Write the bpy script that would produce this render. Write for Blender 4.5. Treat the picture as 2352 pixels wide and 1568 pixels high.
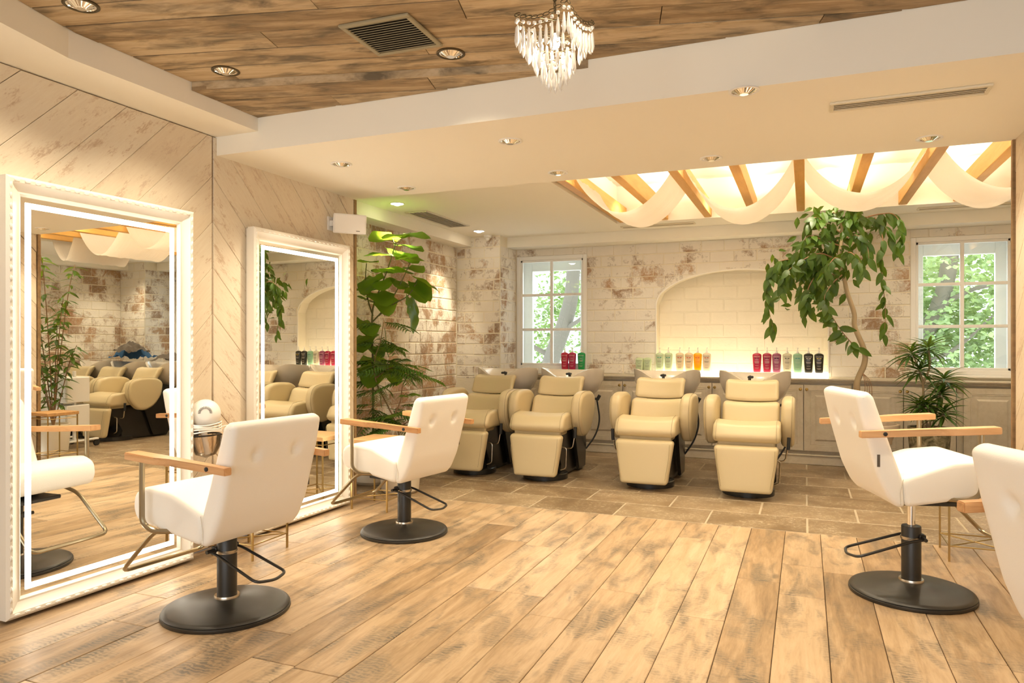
import bpy, bmesh, math, random
from math import sin, cos, pi, radians, atan2, sqrt, exp
from mathutils import Vector, Matrix, noise as mnoise
R = random.Random(7)
for o in list(bpy.data.objects): bpy.data.objects.remove(o)
SC = bpy.context.scene
COL = SC.collection

# ------------------------------------------------------------------ camera
cd = bpy.data.cameras.new('camera')
cd.sensor_width = 36; cd.lens = 1651/2352*36; cd.shift_y = 4/2352; cd.clip_start = .05; cd.clip_end = 200
cam = bpy.data.objects.new('camera', cd); COL.objects.link(cam)
cam.location = (0, 0, 1.2); cam.rotation_euler = (pi/2, 0, radians(22.21))
SC.camera = cam

# ------------------------------------------------------------------ world, exposure
W = bpy.data.worlds.new('sky'); SC.world = W; W.use_nodes = True
bg = W.node_tree.nodes['Background']; bg.inputs[0].default_value = (.94, .98, 1, 1); bg.inputs[1].default_value = 3.2
SC.view_settings.view_transform = 'Standard'; SC.view_settings.look = 'None'
SC.view_settings.exposure = 0.05; SC.view_settings.gamma = 1; SC.view_settings.use_curve_mapping = False
WARM = (1, .855, .62)

def spot(x, y, z, power, ang=110, blend=.8, rad=.05, col=WARM, aim=None):
    l = bpy.data.lights.new('spot_lamp', 'SPOT'); l.energy = power; l.spot_size = radians(ang); l.spot_blend = blend
    l.shadow_soft_size = rad; l.color = col
    o = bpy.data.objects.new('spot_lamp', l); COL.objects.link(o); o.location = (x, y, z)
    if aim: o.rotation_euler = (Vector(aim)-Vector((x, y, z))).to_track_quat('-Z', 'Y').to_euler()
    return o
def area(x, y, z, sx, sy, power, rot=(0, 0, 0), col=WARM):
    l = bpy.data.lights.new('area_lamp', 'AREA'); l.shape = 'RECTANGLE'; l.size = sx; l.size_y = sy; l.energy = power; l.color = col
    o = bpy.data.objects.new('area_lamp', l); COL.objects.link(o); o.location = (x, y, z); o.rotation_euler = rot
    return o
# the recessed ceiling lamps, then added room fill: (x, y, ceiling height, watts)
WOOD_LAMPS = [(-2.656, 1.99, 2.54, 52), (-2.639, 2.74, 2.54, 52), (-1.518, 2.97, 2.54, 18)]
MID_LAMPS = [(-.25, 3.31, 2.31, 32), (-1.50, 3.65, 2.31, 30), (-2.66, 3.72, 2.31, 58), (.62, 4.456, 2.31, 30), (-.523, 4.44, 2.31, 30), (-1.489, 4.44, 2.31, 30), (-2.638, 4.47, 2.31, 30), (.45, 3.6, 2.31, 30)]
ROOM_FILL = [(-2.1, .6, 2.54, 30), (-1.0, 1.2, 2.54, 8), (.5, 1.6, 2.54, 30), (-.4, .2, 2.54, 12), (-2.0, -1.2, 2.54, 30), (0, -1.2, 2.54, 30), (.6, 2.6, 2.54, 34), (-.6, 2.2, 2.54, 10), (1.7, .6, 2.54, 30)]  # added fill spots for the room, no fittings built for them
BACK_LAMPS = [(-3.273, 5.386, 2.41, 46), (-3.257, 7.034, 2.41, 44)]
for (x, y, z, p) in WOOD_LAMPS: spot(x, y, z-.015, p*1.75, 128, .8, .045)
for (x, y, z, p) in MID_LAMPS: spot(x, y, z-.015, p*2.1, 118, .85, .045)
for (x, y, z, p) in ROOM_FILL: spot(x, y, z-.015, p*2.0, 96, .85, .045)
for (x, y, z, p), aim in zip(BACK_LAMPS, ((-3.42, 5.3, .8), (-3.80, 6.85, .9))): spot(x, y, z-.03, p*2.0, 66, .7, .04, WARM, aim)
# far side of the wash area
for (x, y) in ((2.9, 5.6), (3.0, 7.0)): spot(x, y, 2.38, 45, 120, .8, .05)
for bx in (-1.49, -.66, .17, 1.0, 1.83):   # added fill spots hidden between the beams, shining down
    for y in (5.0, 6.75): spot(bx, y, 2.62, 33, 140, .9, .06)
# warm strips on top of the beams, shining up into the recess
for bx in (-1.28, -.45, .38, 1.21): area(bx, 5.9, 2.57, .06, 2.2, 17, (pi, 0, 0), (1, .93, .78))
# added fill lamp behind the camera, standing in for shop front daylight
area(-.4, -2.95, 1.45, 4.6, 2.2, 17, (pi/2, 0, 0), (1, .94, .80))
# chandelier bulb light
pl = bpy.data.lights.new('bulb_lamp', 'POINT'); pl.energy = 7; pl.color = (1, .85, .65); pl.shadow_soft_size = .03
po = bpy.data.objects.new('bulb_lamp', pl); COL.objects.link(po); po.location = (-.81, 2.35, 2.22)

# ------------------------------------------------------------------ materials
def _new(name):
    m = bpy.data.materials.new(name); m.use_nodes = True
    nt = m.node_tree; b = nt.nodes['Principled BSDF']
    return m, nt, b
def plain(name, col, rough=.5, metal=0, bump=0, bscale=200, emit=None, estr=0, coat=0, spec=.5, sub=0):
    m, nt, b = _new(name)
    b.inputs['Base Color'].default_value = (*col, 1); b.inputs['Roughness'].default_value = rough
    b.inputs['Metallic'].default_value = metal; b.inputs['Specular IOR Level'].default_value = spec
    if coat: b.inputs['Coat Weight'].default_value = coat
    if emit: b.inputs['Emission Color'].default_value = (*emit, 1); b.inputs['Emission Strength'].default_value = estr
    if bump:
        n = nt.nodes.new('ShaderNodeTexNoise'); n.inputs['Scale'].default_value = bscale; n.inputs['Detail'].default_value = 4
        t = nt.nodes.new('ShaderNodeTexCoord'); nt.links.new(t.outputs['Object'], n.inputs['Vector'])
        bp = nt.nodes.new('ShaderNodeBump'); bp.inputs['Strength'].default_value = bump; bp.inputs['Distance'].default_value = .002
        nt.links.new(n.outputs[0], bp.inputs['Height']); nt.links.new(bp.outputs[0], b.inputs['Normal'])
    return m
class NB:
    """small helper for node graphs"""
    def __init__(s, nt): s.nt = nt
    def n(s, typ, **kw):
        nd = s.nt.nodes.new(typ)
        for k, v in kw.items():
            if k.startswith('_'): setattr(nd, k[1:], v)
            else: nd.inputs[k].default_value = v
        return nd
    def l(s, a, b): s.nt.links.new(a, b)
    def ramp(s, fac, stops):
        r = s.nt.nodes.new('ShaderNodeValToRGB'); s.l(fac, r.inputs[0])
        e = r.color_ramp.elements
        while len(e) < len(stops): e.new(.5)
        for el, (p, c) in zip(e, stops): el.position = p; el.color = (*c, 1) if len(c) == 3 else c
        return r.outputs[0]
    def mix(s, fac, a, b, typ='MIX'):
        m = s.nt.nodes.new('ShaderNodeMix'); m.data_type = 'RGBA'; m.blend_type = typ
        for sock, v in ((m.inputs[0], fac), (m.inputs[6], a), (m.inputs[7], b)):
            if hasattr(v, 'is_linked') or hasattr(v, 'links'): s.l(v, sock)
            else: sock.default_value = v if isinstance(v, (int, float)) else (*v, 1)
        return m.outputs[2]
    def math(s, op, a, b=0, clamp=False):
        m = s.nt.nodes.new('ShaderNodeMath'); m.operation = op; m.use_clamp = clamp
        for i, v in enumerate((a, b)):
            if isinstance(v, (int, float)): m.inputs[i].default_value = v
            else: s.l(v, m.inputs[i])
        return m.outputs[0]

def wood(name, stops, dark, dark_amt=.5, axis='Y', stretch=12, scale=1.0, rough=.45, spec=.35, saw=0, paint=None, worn=None, vary=.35, knots=True):
    """board material: grain along the local axis, each board shifted by its own random number"""
    m, nt, b = _new(name); g = NB(nt)
    tc = g.n('ShaderNodeTexCoord'); oi = g.n('ShaderNodeObjectInfo')
    mp = g.n('ShaderNodeMapping'); g.l(tc.outputs['Object'], mp.inputs['Vector'])
    st = {'X': (1, stretch, stretch), 'Y': (stretch, 1, stretch)}[axis]
    mp.inputs['Scale'].default_value = [v*scale for v in st]
    sh = g.n('ShaderNodeCombineXYZ'); r100 = g.math('MULTIPLY', oi.outputs['Random'], 91.0)
    for i in range(3): g.l(r100, sh.inputs[i])
    g.l(sh.outputs[0], mp.inputs['Location'])
    n1 = g.n('ShaderNodeTexNoise', Scale=1.3, Detail=6.0, Roughness=.62, Distortion=.9); g.l(mp.outputs[0], n1.inputs['Vector'])
    n2 = g.n('ShaderNodeTexNoise', Scale=8.5, Detail=6.0, Roughness=.7); g.l(mp.outputs[0], n2.inputs['Vector'])
    va = g.math('MULTIPLY', g.math('SUBTRACT', oi.outputs['Random'], .5), vary)
    f = g.math('ADD', g.math('ADD', g.math('MULTIPLY', n1.outputs[0], .8), g.math('MULTIPLY', n2.outputs[0], .34)), va)
    col = g.ramp(f, stops)
    # blotches
    mp2 = g.n('ShaderNodeMapping'); g.l(tc.outputs['Object'], mp2.inputs['Vector']); g.l(sh.outputs[0], mp2.inputs['Location'])
    s2 = {'X': (1, 3.2, 3.2), 'Y': (3.2, 1, 3.2)}[axis]; mp2.inputs['Scale'].default_value = [v*scale*1.6 for v in s2]
    n3 = g.n('ShaderNodeTexNoise', Scale=1.5, Detail=5.0, Roughness=.6, Distortion=.5); g.l(mp2.outputs[0], n3.inputs['Vector'])
    msk = g.ramp(n3.outputs[0], [(.47, (0, 0, 0)), (.68, (1, 1, 1))])
    if saw:
        wv = g.n('ShaderNodeTexWave', Scale=saw, Distortion=9.0, Detail=4.0); wv.bands_direction = axis
        wv.inputs['Detail Scale'].default_value = 1.5
        mp3 = g.n('ShaderNodeMapping'); g.l(tc.outputs['Object'], mp3.inputs['Vector']); g.l(sh.outputs[0], mp3.inputs['Location'])
        g.l(mp3.outputs[0], wv.inputs['Vector'])
        w2 = g.ramp(wv.outputs[0], [(.3, (.5, .5, .5)), (.75, (1, 1, 1))])
        msk = g.mix(1.0, msk, w2, 'MULTIPLY')
    col = g.mix(g.math('MULTIPLY', msk, dark_amt), col, dark)
    if knots:
        vo = g.n('ShaderNodeTexVoronoi', Scale=1.1); mp4 = g.n('ShaderNodeMapping'); g.l(tc.outputs['Object'], mp4.inputs['Vector']); g.l(sh.outputs[0], mp4.inputs['Location'])
        mp4.inputs['Scale'].default_value = {'X': (1.2, 3, 3), 'Y': (3, 1.2, 3)}[axis]
        g.l(mp4.outputs[0], vo.inputs['Vector'])
        kk = g.ramp(vo.outputs['Distance'], [(.03, (1, 1, 1)), (.075, (0, 0, 0))])
        col = g.mix(g.math('MULTIPLY', kk, .55), col, tuple(c*.45 for c in dark))
    if paint:
        n5 = g.n('ShaderNodeTexNoise', Scale=3.0, Detail=8.0, Roughness=.72); g.l(mp2.outputs[0], n5.inputs['Vector'])
        n6 = g.n('ShaderNodeTexNoise', Scale=28.0, Detail=3.0, Roughness=.6); g.l(mp2.outputs[0], n6.inputs['Vector'])
        pf = g.math('ADD', n5.outputs[0], g.math('MULTIPLY', g.math('SUBTRACT', n6.outputs[0], .5), .35))
        pm = g.ramp(pf, [(worn, (1, 1, 1)), (worn+.1, (0, 0, 0))])
        n7 = g.n('ShaderNodeTexNoise', Scale=1.2, Detail=3.0); g.l(mp2.outputs[0], n7.inputs['Vector'])
        pcol = g.mix(n7.outputs[0], paint, tuple(c*.86 for c in paint)); pcol = g.mix(g.math('MULTIPLY', oi.outputs['Random'], .5), pcol, (paint[0]*.84, paint[1]*.76, paint[2]*.66))
        pcol = g.mix(g.math('MULTIPLY', g.ramp(n2.outputs[0], [(.4, (1, 1, 1)), (.62, (0, 0, 0))]), .22), pcol, stops[1][1])
        col = g.mix(g.math('MULTIPLY', pm, 1.0), col, pcol)
    g.l(col, b.inputs['Base Color'])
    b.inputs['Roughness'].default_value = rough; b.inputs['Specular IOR Level'].default_value = spec
    bp = g.n('ShaderNodeBump', Strength=.25, Distance=.002); g.l(n2.outputs[0], bp.inputs['Height']); g.l(bp.outputs[0], b.inputs['Normal'])
    return m

def brickmat(name, th, paint=(.86, .80, .70), tone=((.36, .18, .09), (.48, .30, .16), (.27, .18, .12))):
    m, nt, b = _new(name); g = NB(nt)
    ge = g.n('ShaderNodeNewGeometry'); oi = g.n('ShaderNodeObjectInfo')
    P = ge.outputs['Position']
    big = g.n('ShaderNodeTexNoise', Scale=1.9, Detail=2.0, Roughness=.5); g.l(P, big.inputs['Vector'])
    mid = g.n('ShaderNodeTexNoise', Scale=7.0, Detail=6.0, Roughness=.7, Distortion=.6); g.l(P, mid.inputs['Vector'])
    fin = g.n('ShaderNodeTexNoise', Scale=45.0, Detail=4.0, Roughness=.7); g.l(P, fin.inputs['Vector'])
    f = g.math('ADD', g.math('MULTIPLY', big.outputs[0], 1.1), g.math('MULTIPLY', mid.outputs[0], 1.1))
    f = g.math('ADD', f, g.math('MULTIPLY', g.math('SUBTRACT', fin.outputs[0], .5), .45))
    f = g.math('ADD', f, g.math('MULTIPLY', oi.outputs['Random'], .12))
    msk = g.ramp(f, [(0, (0, 0, 0)), (1, (1, 1, 1))])
    pm = g.math('MULTIPLY', g.math('SUBTRACT', f, th), 9.0, True)   # 0 paint .. 1 bare brick
    br = g.ramp(g.math('ADD', g.math('MULTIPLY', oi.outputs['Random'], .7), g.math('MULTIPLY', fin.outputs[0], .3)), [(.1, tone[0]), (.5, tone[1]), (.95, tone[2])])
    lime = g.ramp(fin.outputs[0], [(.45, (0, 0, 0)), (.6, (1, 1, 1))])
    br = g.mix(g.math('MULTIPLY', lime, .3), br, tuple(c*.85 for c in paint))
    pc = g.mix(mid.outputs[0], paint, tuple(c*.9 for c in paint))
    col = g.mix(pm, pc, br)
    edge = g.math('SUBTRACT', 1.0, g.math('ABSOLUTE', g.math('MULTIPLY', g.math('SUBTRACT', f, th), 40.0)), True)
    edge = g.math('MULTIPLY', g.math('MAXIMUM', edge, 0.0), .5, True)
    col = g.mix(edge, col, (.16, .11, .07))
    g.l(col, b.inputs['Base Color']); b.inputs['Roughness'].default_value = .8; b.inputs['Specular IOR Level'].default_value = .25
    bp = g.n('ShaderNodeBump', Strength=.6, Distance=.006)
    h = g.math('ADD', g.math('MULTIPLY', mid.outputs[0], 1.0), g.math('MULTIPLY', fin.outputs[0], .4))
    h = g.math('SUBTRACT', h, g.math('MULTIPLY', pm, .35))
    g.l(h, bp.inputs['Height']); g.l(bp.outputs[0], b.inputs['Normal'])
    return m

def leafmat(name, c1, c2, trans=.35, rough=.4):
    m, nt, b = _new(name); g = NB(nt)
    oi = g.n('ShaderNodeObjectInfo'); ge = g.n('ShaderNodeNewGeometry')
    n = g.n('ShaderNodeTexNoise', Scale=9.0, Detail=2.0); g.l(ge.outputs['Position'], n.inputs['Vector'])
    f = g.math('ADD', g.math('MULTIPLY', oi.outputs['Random'], .5), g.math('MULTIPLY', n.outputs[0], .5))
    col = g.mix(f, c1, c2)
    g.l(col, b.inputs['Base Color']); b.inputs['Roughness'].default_value = rough; b.inputs['Specular IOR Level'].default_value = .4
    tr = g.n('ShaderNodeBsdfTranslucent'); tcol = g.mix(.5, col, (.55, .75, .05)); g.l(tcol, tr.inputs[0])
    mx = g.n('ShaderNodeMixShader'); mx.inputs[0].default_value = trans
    g.l(b.outputs[0], mx.inputs[1]); g.l(tr.outputs[0], mx.inputs[2])
    g.l(mx.outputs[0], nt.nodes['Material Output'].inputs[0])
    return m
def glassmat(name, tint=(1, 1, 1), gl=.06, rough=0.0):
    m, nt, b = _new(name); g = NB(nt); nt.nodes.remove(b)
    t = g.n('ShaderNodeBsdfTransparent'); t.inputs[0].default_value = (*tint, 1)
    s = g.n('ShaderNodeBsdfGlossy'); s.inputs['Roughness'].default_value = rough
    lw = g.n('ShaderNodeFresnel', IOR=1.45); k = g.math('ADD', g.math('MULTIPLY', lw.outputs[0], .8), gl, True)
    mx = g.n('ShaderNodeMixShader'); g.l(k, mx.inputs[0]); g.l(t.outputs[0], mx.inputs[1]); g.l(s.outputs[0], mx.inputs[2])
    g.l(mx.outputs[0], nt.nodes['Material Output'].inputs[0]); return m

M = {}
M['ceil'] = plain('ceiling_paint', (.93, .885, .78), .85, bump=.15, bscale=60, spec=.2)
M['paint'] = plain('cream_paint', (.86, .81, .72), .7, bump=.1, bscale=50, spec=.3)
M['white'] = plain('white_paint', (.88, .86, .82), .45)
M['leather'] = plain('white_leather', (.95, .92, .86), .42, bump=.35, bscale=420, spec=.4)
M['oak'] = wood('oak_arm', [(.3, (.52, .26, .10)), (.5, (.66, .36, .16)), (.8, (.78, .47, .24))], (.45, .22, .09), .2, 'X', 14, 2.0, .4, knots=False)
M['oak_top'] = wood('oak_table_top', [(.3, (.42, .22, .08)), (.5, (.56, .32, .13)), (.8, (.68, .42, .2))], (.4, .2, .08), .2, 'X', 12, 2.0, .4, knots=False)
M['black'] = plain('black_metal', (.022, .019, .015), .38, .0, bump=.15, bscale=500, spec=.6)
M['blackplastic'] = plain('black_plastic', (.018, .016, .014), .25, spec=.6)
M['rubber'] = plain('black_rubber', (.02, .02, .02), .6)
M['steel'] = plain('brushed_steel', (.55, .50, .42), .25, 1)
M['nickel'] = plain('dark_nickel', (.36, .30, .20), .28, 1)
M['brass'] = plain('brass_rod', (.48, .35, .15), .33, 1)
M['chrome'] = plain('chrome', (.9, .88, .84), .08, 1)
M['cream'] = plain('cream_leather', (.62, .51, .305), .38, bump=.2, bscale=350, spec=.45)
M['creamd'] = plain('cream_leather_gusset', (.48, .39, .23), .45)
M['seam'] = plain('seam_thread', (.34, .27, .16), .7)
M['seamw'] = plain('pale_seam_thread', (.72, .66, .56), .7)
M['basin'] = plain('basin_glaze', (.70, .63, .53), .22, coat=.5)
M['cab'] = wood('limed_cabinet', [(.2, (.52, .44, .32)), (.5, (.62, .54, .41)), (.85, (.70, .62, .50))], (.55, .44, .30), .25, 'Y', 10, 1.2, .5, knots=False, vary=.05)
M['cabv'] = wood('limed_cabinet_door', [(.2, (.50, .43, .32)), (.5, (.62, .54, .41)), (.85, (.70, .62, .50))], (.50, .40, .28), .3, 'Y', 10, 1.2, .5, knots=False, vary=.08)
M['knob'] = plain('aged_brass_knob', (.50, .33, .10), .3, 1)
M['mirror'] = plain('mirror_glass', (.93, .94, .92), .0, 1)
M['led'] = plain('led_strip', (1, 1, 1), .5, emit=(1, .90, .74), estr=12)
M['frame'] = plain('white_carved_frame', (.86, .81, .72), .45, bump=.1, bscale=120)
M['floor'] = wood('reclaimed_floor_board', [(.20, (.20, .125, .065)), (.42, (.36, .235, .125)), (.62, (.49, .34, .20)), (.9, (.60, .45, .29))], (.13, .105, .075), .95, 'Y', 9, 1.3, .38, .4, saw=15, vary=.30)
M['ceilwood'] = wood('weathered_ceiling_board', [(.25, (.19, .13, .07)), (.45, (.34, .235, .13)), (.62, (.50, .37, .22)), (.9, (.64, .51, .34))], (.11, .088, .06), .85, 'X', 9, 1.6, .7, .2, vary=.28)
M['wallwood'] = wood('whitewashed_wall_board', [(.25, (.50, .36, .24)), (.5, (.64, .50, .36)), (.8, (.72, .60, .47))], (.46, .32, .23), .4, 'X', 9, 1.1, .6, .25, paint=(.86, .77, .62), worn=.535, vary=.2)
M['edgewood'] = wood('brown_edge_trim', [(.3, (.22, .13, .06)), (.7, (.36, .23, .11))], (.1, .07, .04), .4, 'X', 10, 1.5, .5, knots=False)
M['beam'] = wood('golden_beam', [(.25, (.60, .30, .06)), (.5, (.74, .41, .11)), (.85, (.82, .50, .17))], (.5, .25, .06), .25, 'Y', 10, 1.2, .5, knots=False, vary=.12)
M['brick_back'] = brickmat('painted_brick_back', 1.27)
M['brick_side'] = brickmat('painted_brick_side', 1.13)
M['brick_col'] = brickmat('painted_brick_column', 1.21)
M['niche'] = brickmat('painted_brick_niche', 3.0, (.86, .78, .62))
M['rough'] = plain('rough_plaster', (.80, .74, .62), .9, bump=1.0, bscale=12)
def tilemat():
    m, nt, b = _new('stone_tile'); g = NB(nt)
    ge = g.n('ShaderNodeNewGeometry'); oi = g.n('ShaderNodeObjectInfo')
    n = g.n('ShaderNodeTexNoise', Scale=4.0, Detail=6.0, Roughness=.65); g.l(ge.outputs['Position'], n.inputs['Vector'])
    n2 = g.n('ShaderNodeTexNoise', Scale=38.0, Detail=5.0, Roughness=.75); g.l(ge.outputs['Position'], n2.inputs['Vector'])
    f = g.math('ADD', g.math('MULTIPLY', n.outputs[0], .75), g.math('MULTIPLY', oi.outputs['Random'], .25))
    c = g.ramp(f, [(.25, (.155, .10, .05)), (.5, (.26, .18, .10)), (.75, (.37, .275, .17))])
    pt = g.math('MULTIPLY', g.ramp(n2.outputs[0], [(.52, (0, 0, 0)), (.60, (1, 1, 1))]), g.ramp(n.outputs[0], [(.40, (0, 0, 0)), (.6, (1, 1, 1))]))
    c = g.mix(g.math('MULTIPLY', pt, .75), c, (.62, .52, .37))
    g.l(c, b.inputs['Base Color']); b.inputs['Roughness'].default_value = .38; b.inputs['Specular IOR Level'].default_value = .45
    bp = g.n('ShaderNodeBump', Strength=.3, Distance=.003); g.l(n2.outputs[0], bp.inputs['Height']); g.l(bp.outputs[0], b.inputs['Normal'])
    return m
M['tile'] = tilemat()
M['grout'] = plain('grout', (.46, .375, .26), .8)
M['umb_leaf'] = leafmat('broad_leaf', (.08, .19, .015), (.16, .31, .025), .5)
M['ficus_leaf'] = leafmat('ficus_leaf', (.018, .055, .008), (.07, .14, .014), .25, .42)
M['fern_leaf'] = leafmat('feather_leaf', (.03, .085, .015), (.06, .13, .02), .25)
M['drac_leaf'] = leafmat('strap_leaf', (.02, .07, .015), (.06, .14, .02), .2, .3)
M['out_leaf'] = leafmat('outdoor_leaf', (.08, .17, .08), (.62, .74, .50), .45, .3)  # wide tone range paints white highlights and dark depth into the leaves
M['bark'] = plain('pale_bark', (.42, .32, .19), .75, bump=.8, bscale=60)
M['greenstem'] = plain('green_stem', (.16, .16, .06), .7, bump=.4, bscale=60)
M['brownstem'] = plain('brown_stem', (.28, .16, .08), .7, bump=.4, bscale=60)
M['tree_bark'] = plain('outdoor_bark', (.17, .155, .13), .9, bump=1.0, bscale=25)
M['soil'] = plain('soil', (.05, .035, .02), .95, bump=1, bscale=60)
M['clay'] = plain('limed_terracotta', (.62, .50, .38), .8, bump=.5, bscale=30)
M['beigepot'] = plain('beige_stone_pot', (.66, .58, .45), .8, bump=.4, bscale=40)
def potmat():
    m, nt, b = _new('mossy_stone_pot'); g = NB(nt); ge = g.n('ShaderNodeNewGeometry')
    n = g.n('ShaderNodeTexNoise', Scale=14.0, Detail=6.0, Roughness=.7, Distortion=1.0); g.l(ge.outputs['Position'], n.inputs['Vector'])
    g.l(g.ramp(n.outputs[0], [(.35, (.07, .065, .035)), (.5, (.22, .19, .11)), (.68, (.40, .35, .24))]), b.inputs['Base Color']); b.inputs['Roughness'].default_value = .9
    return m
M['mosspot'] = potmat()
def clothmat(name, col, trans=.5):
    m, nt, b = _new(name); g = NB(nt)
    b.inputs['Base Color'].default_value = (*col, 1); b.inputs['Roughness'].default_value = .9; b.inputs['Specular IOR Level'].default_value = .1
    tr = g.n('ShaderNodeBsdfTranslucent'); tr.inputs[0].default_value = (*col, 1)
    mx = g.n('ShaderNodeMixShader'); mx.inputs[0].default_value = trans
    g.l(b.outputs[0], mx.inputs[1]); g.l(tr.outputs[0], mx.inputs[2]); g.l(mx.outputs[0], nt.nodes['Material Output'].inputs[0])
    tc = g.n('ShaderNodeTexCoord'); n = g.n('ShaderNodeTexNoise', Scale=3.0, Detail=4.0)
    mp = g.n('ShaderNodeMapping'); mp.inputs['Scale'].default_value = (1, 14, 1); g.l(tc.outputs['Object'], mp.inputs['Vector']); g.l(mp.outputs[0], n.inputs['Vector'])
    bp = g.n('ShaderNodeBump', Strength=.5, Distance=.01); g.l(n.outputs[0], bp.inputs['Height']); g.l(bp.outputs[0], b.inputs['Normal'])
    return m
M['drape'] = clothmat('white_muslin', (.93, .89, .83), .42)
M['cape_blue'] = clothmat('blue_cape_cloth', (.10, .22, .40), .1)
M['cape_grey'] = clothmat('brown_grey_cape_cloth', (.30, .26, .22), .1)
M['blanket'] = clothmat('tan_blanket_cloth', (.62, .46, .22), .1)
M['glass'] = glassmat('window_glass', (.97, 1, .98), .02)
M['crystal'] = plain('crystal_drop', (.98, .93, .85), .02, spec=1.0); 
_b = M['crystal'].node_tree.nodes['Principled BSDF']; _b.inputs['Transmission Weight'].default_value = .45; _b.inputs['IOR'].default_value = 1.5
_b.inputs['Base Color'].default_value = (1, .97, .92, 1)
M['acrylic'] = glassmat('clear_acrylic', (.97, .93, .88), .03, .1)
M['iron'] = plain('dark_iron', (.10, .075, .04), .5, .8)
M['bulb'] = plain('lit_bulb', (1, 1, 1), .5, emit=(1, .84, .6), estr=45)
M['lens'] = plain('lit_lamp_lens', (1, 1, 1), .5, emit=(1, .88, .68), estr=25)
M['lens_dim'] = plain('lamp_lens', (1, 1, 1), .5, emit=(1, .86, .62), estr=3)
M['lightbox'] = plain('glowing_shelf', (1, 1, 1), .5, emit=(1, .86, .60), estr=3.2)
M['vent'] = plain('bronze_vent', (.34, .29, .18), .5)
M['ventdark'] = plain('vent_shadow_box', (.05, .042, .03), .9)
M['ventmid'] = plain('tan_vent_backing', (.52, .46, .34), .8)
M['ventcream'] = plain('cream_vent', (.74, .67, .52), .5)
M['plasticw'] = plain('white_plastic', (.86, .83, .78), .4)
M['greyplastic'] = plain('dark_grey_print', (.12, .1, .08), .5)

# ------------------------------------------------------------------ mesh helpers
def finish(bm, name, mat, smooth=True, ang=.62):
    bmesh.ops.recalc_face_normals(bm, faces=bm.faces)
    if smooth:
        for f in bm.faces: f.smooth = True
        for e in bm.edges:
            if len(e.link_faces) == 2 and e.calc_face_angle(0) > ang: e.smooth = False
    me = bpy.data.meshes.new(name); bm.to_mesh(me); bm.free()
    if mat:
        if not isinstance(mat, (list, tuple)): mat = [mat]
        for k in mat: me.materials.append(M[k] if isinstance(k, str) else k)
    return me
def link(name, me, parent=None, loc=None, rot=None):
    o = bpy.data.objects.new(name, me); COL.objects.link(o)
    if parent: o.parent = parent
    if loc is not None: o.location = loc
    if rot is not None: o.rotation_euler = rot
    return o
def obj(name, bm, mat, parent=None, loc=None, rot=None, smooth=True, ang=.62):
    return link(name, finish(bm, name, mat, smooth, ang), parent, loc, rot)
def struct(o): o['kind'] = 'structure'; return o
def tag(o, label, cat, group=None):
    o['label'] = label; o['category'] = cat
    if group: o['group'] = group
    return o
def thing(name, label, cat, loc=(0, 0, 0), rz=0, group=None):
    o = bpy.data.objects.new(name, None); o.empty_display_size = .1; COL.objects.link(o)
    o.location = loc; o.rotation_euler = (0, 0, rz); return tag(o, label, cat, group)
def dup(root, loc, rz=None, label=None):
    def cp(o, p):
        c = o.copy(); COL.objects.link(c); c.parent = p
        for ch in [k for k in o.children]: cp(ch, c)
        return c
    c = cp(root, None); c.location = loc
    if rz is not None: c.rotation_euler = (0, 0, rz)
    if label: c['label'] = label
    return c
def B(): return bmesh.new()
def box(bm, c, s, rot=None, bev=0, seg=1):
    t = bmesh.new(); bmesh.ops.create_cube(t, size=1)
    bmesh.ops.scale(t, vec=s, verts=t.verts)
    if bev: bmesh.ops.bevel(t, geom=list(t.edges), offset=bev, segments=seg, affect='EDGES', profile=.5)
    if rot is not None: bmesh.ops.transform(t, matrix=rot.to_4x4() if isinstance(rot, Matrix) else Matrix.Rotation(rot, 4, 'Z'), verts=t.verts)
    bmesh.ops.translate(t, vec=c, verts=t.verts)
    me = bpy.data.meshes.new('tmp'); t.to_mesh(me); t.free(); bm.from_mesh(me); bpy.data.meshes.remove(me)
    return bm
def box2(bm, x0, x1, y0, y1, z0, z1, bev=0, seg=1):
    return box(bm, ((x0+x1)/2, (y0+y1)/2, (z0+z1)/2), (x1-x0, y1-y0, z1-z0), None, bev, seg)
def fillet(pts, r, n=5, closed=True):
    """round the corners of a polygon / polyline (2D or 3D)"""
    P = [Vector(p) for p in pts]; out = []; N = len(P)
    rr = r if isinstance(r, (list, tuple)) else [r]*N
    for i in range(N):
        if not closed and i in (0, N-1): out.append(P[i]); continue
        a, b, c = P[i-1], P[i], P[(i+1) % N]
        u = (a-b); v = (c-b); d = min(rr[i], u.length*.48, v.length*.48)
        if d < 1e-6: out.append(b); continue
        u.normalize(); v.normalize(); p0 = b+u*d; p1 = b+v*d
        for k in range(n+1):
            t = k/n; out.append((1-t)**2*p0+2*t*(1-t)*b+t*t*p1)
    return out
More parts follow.
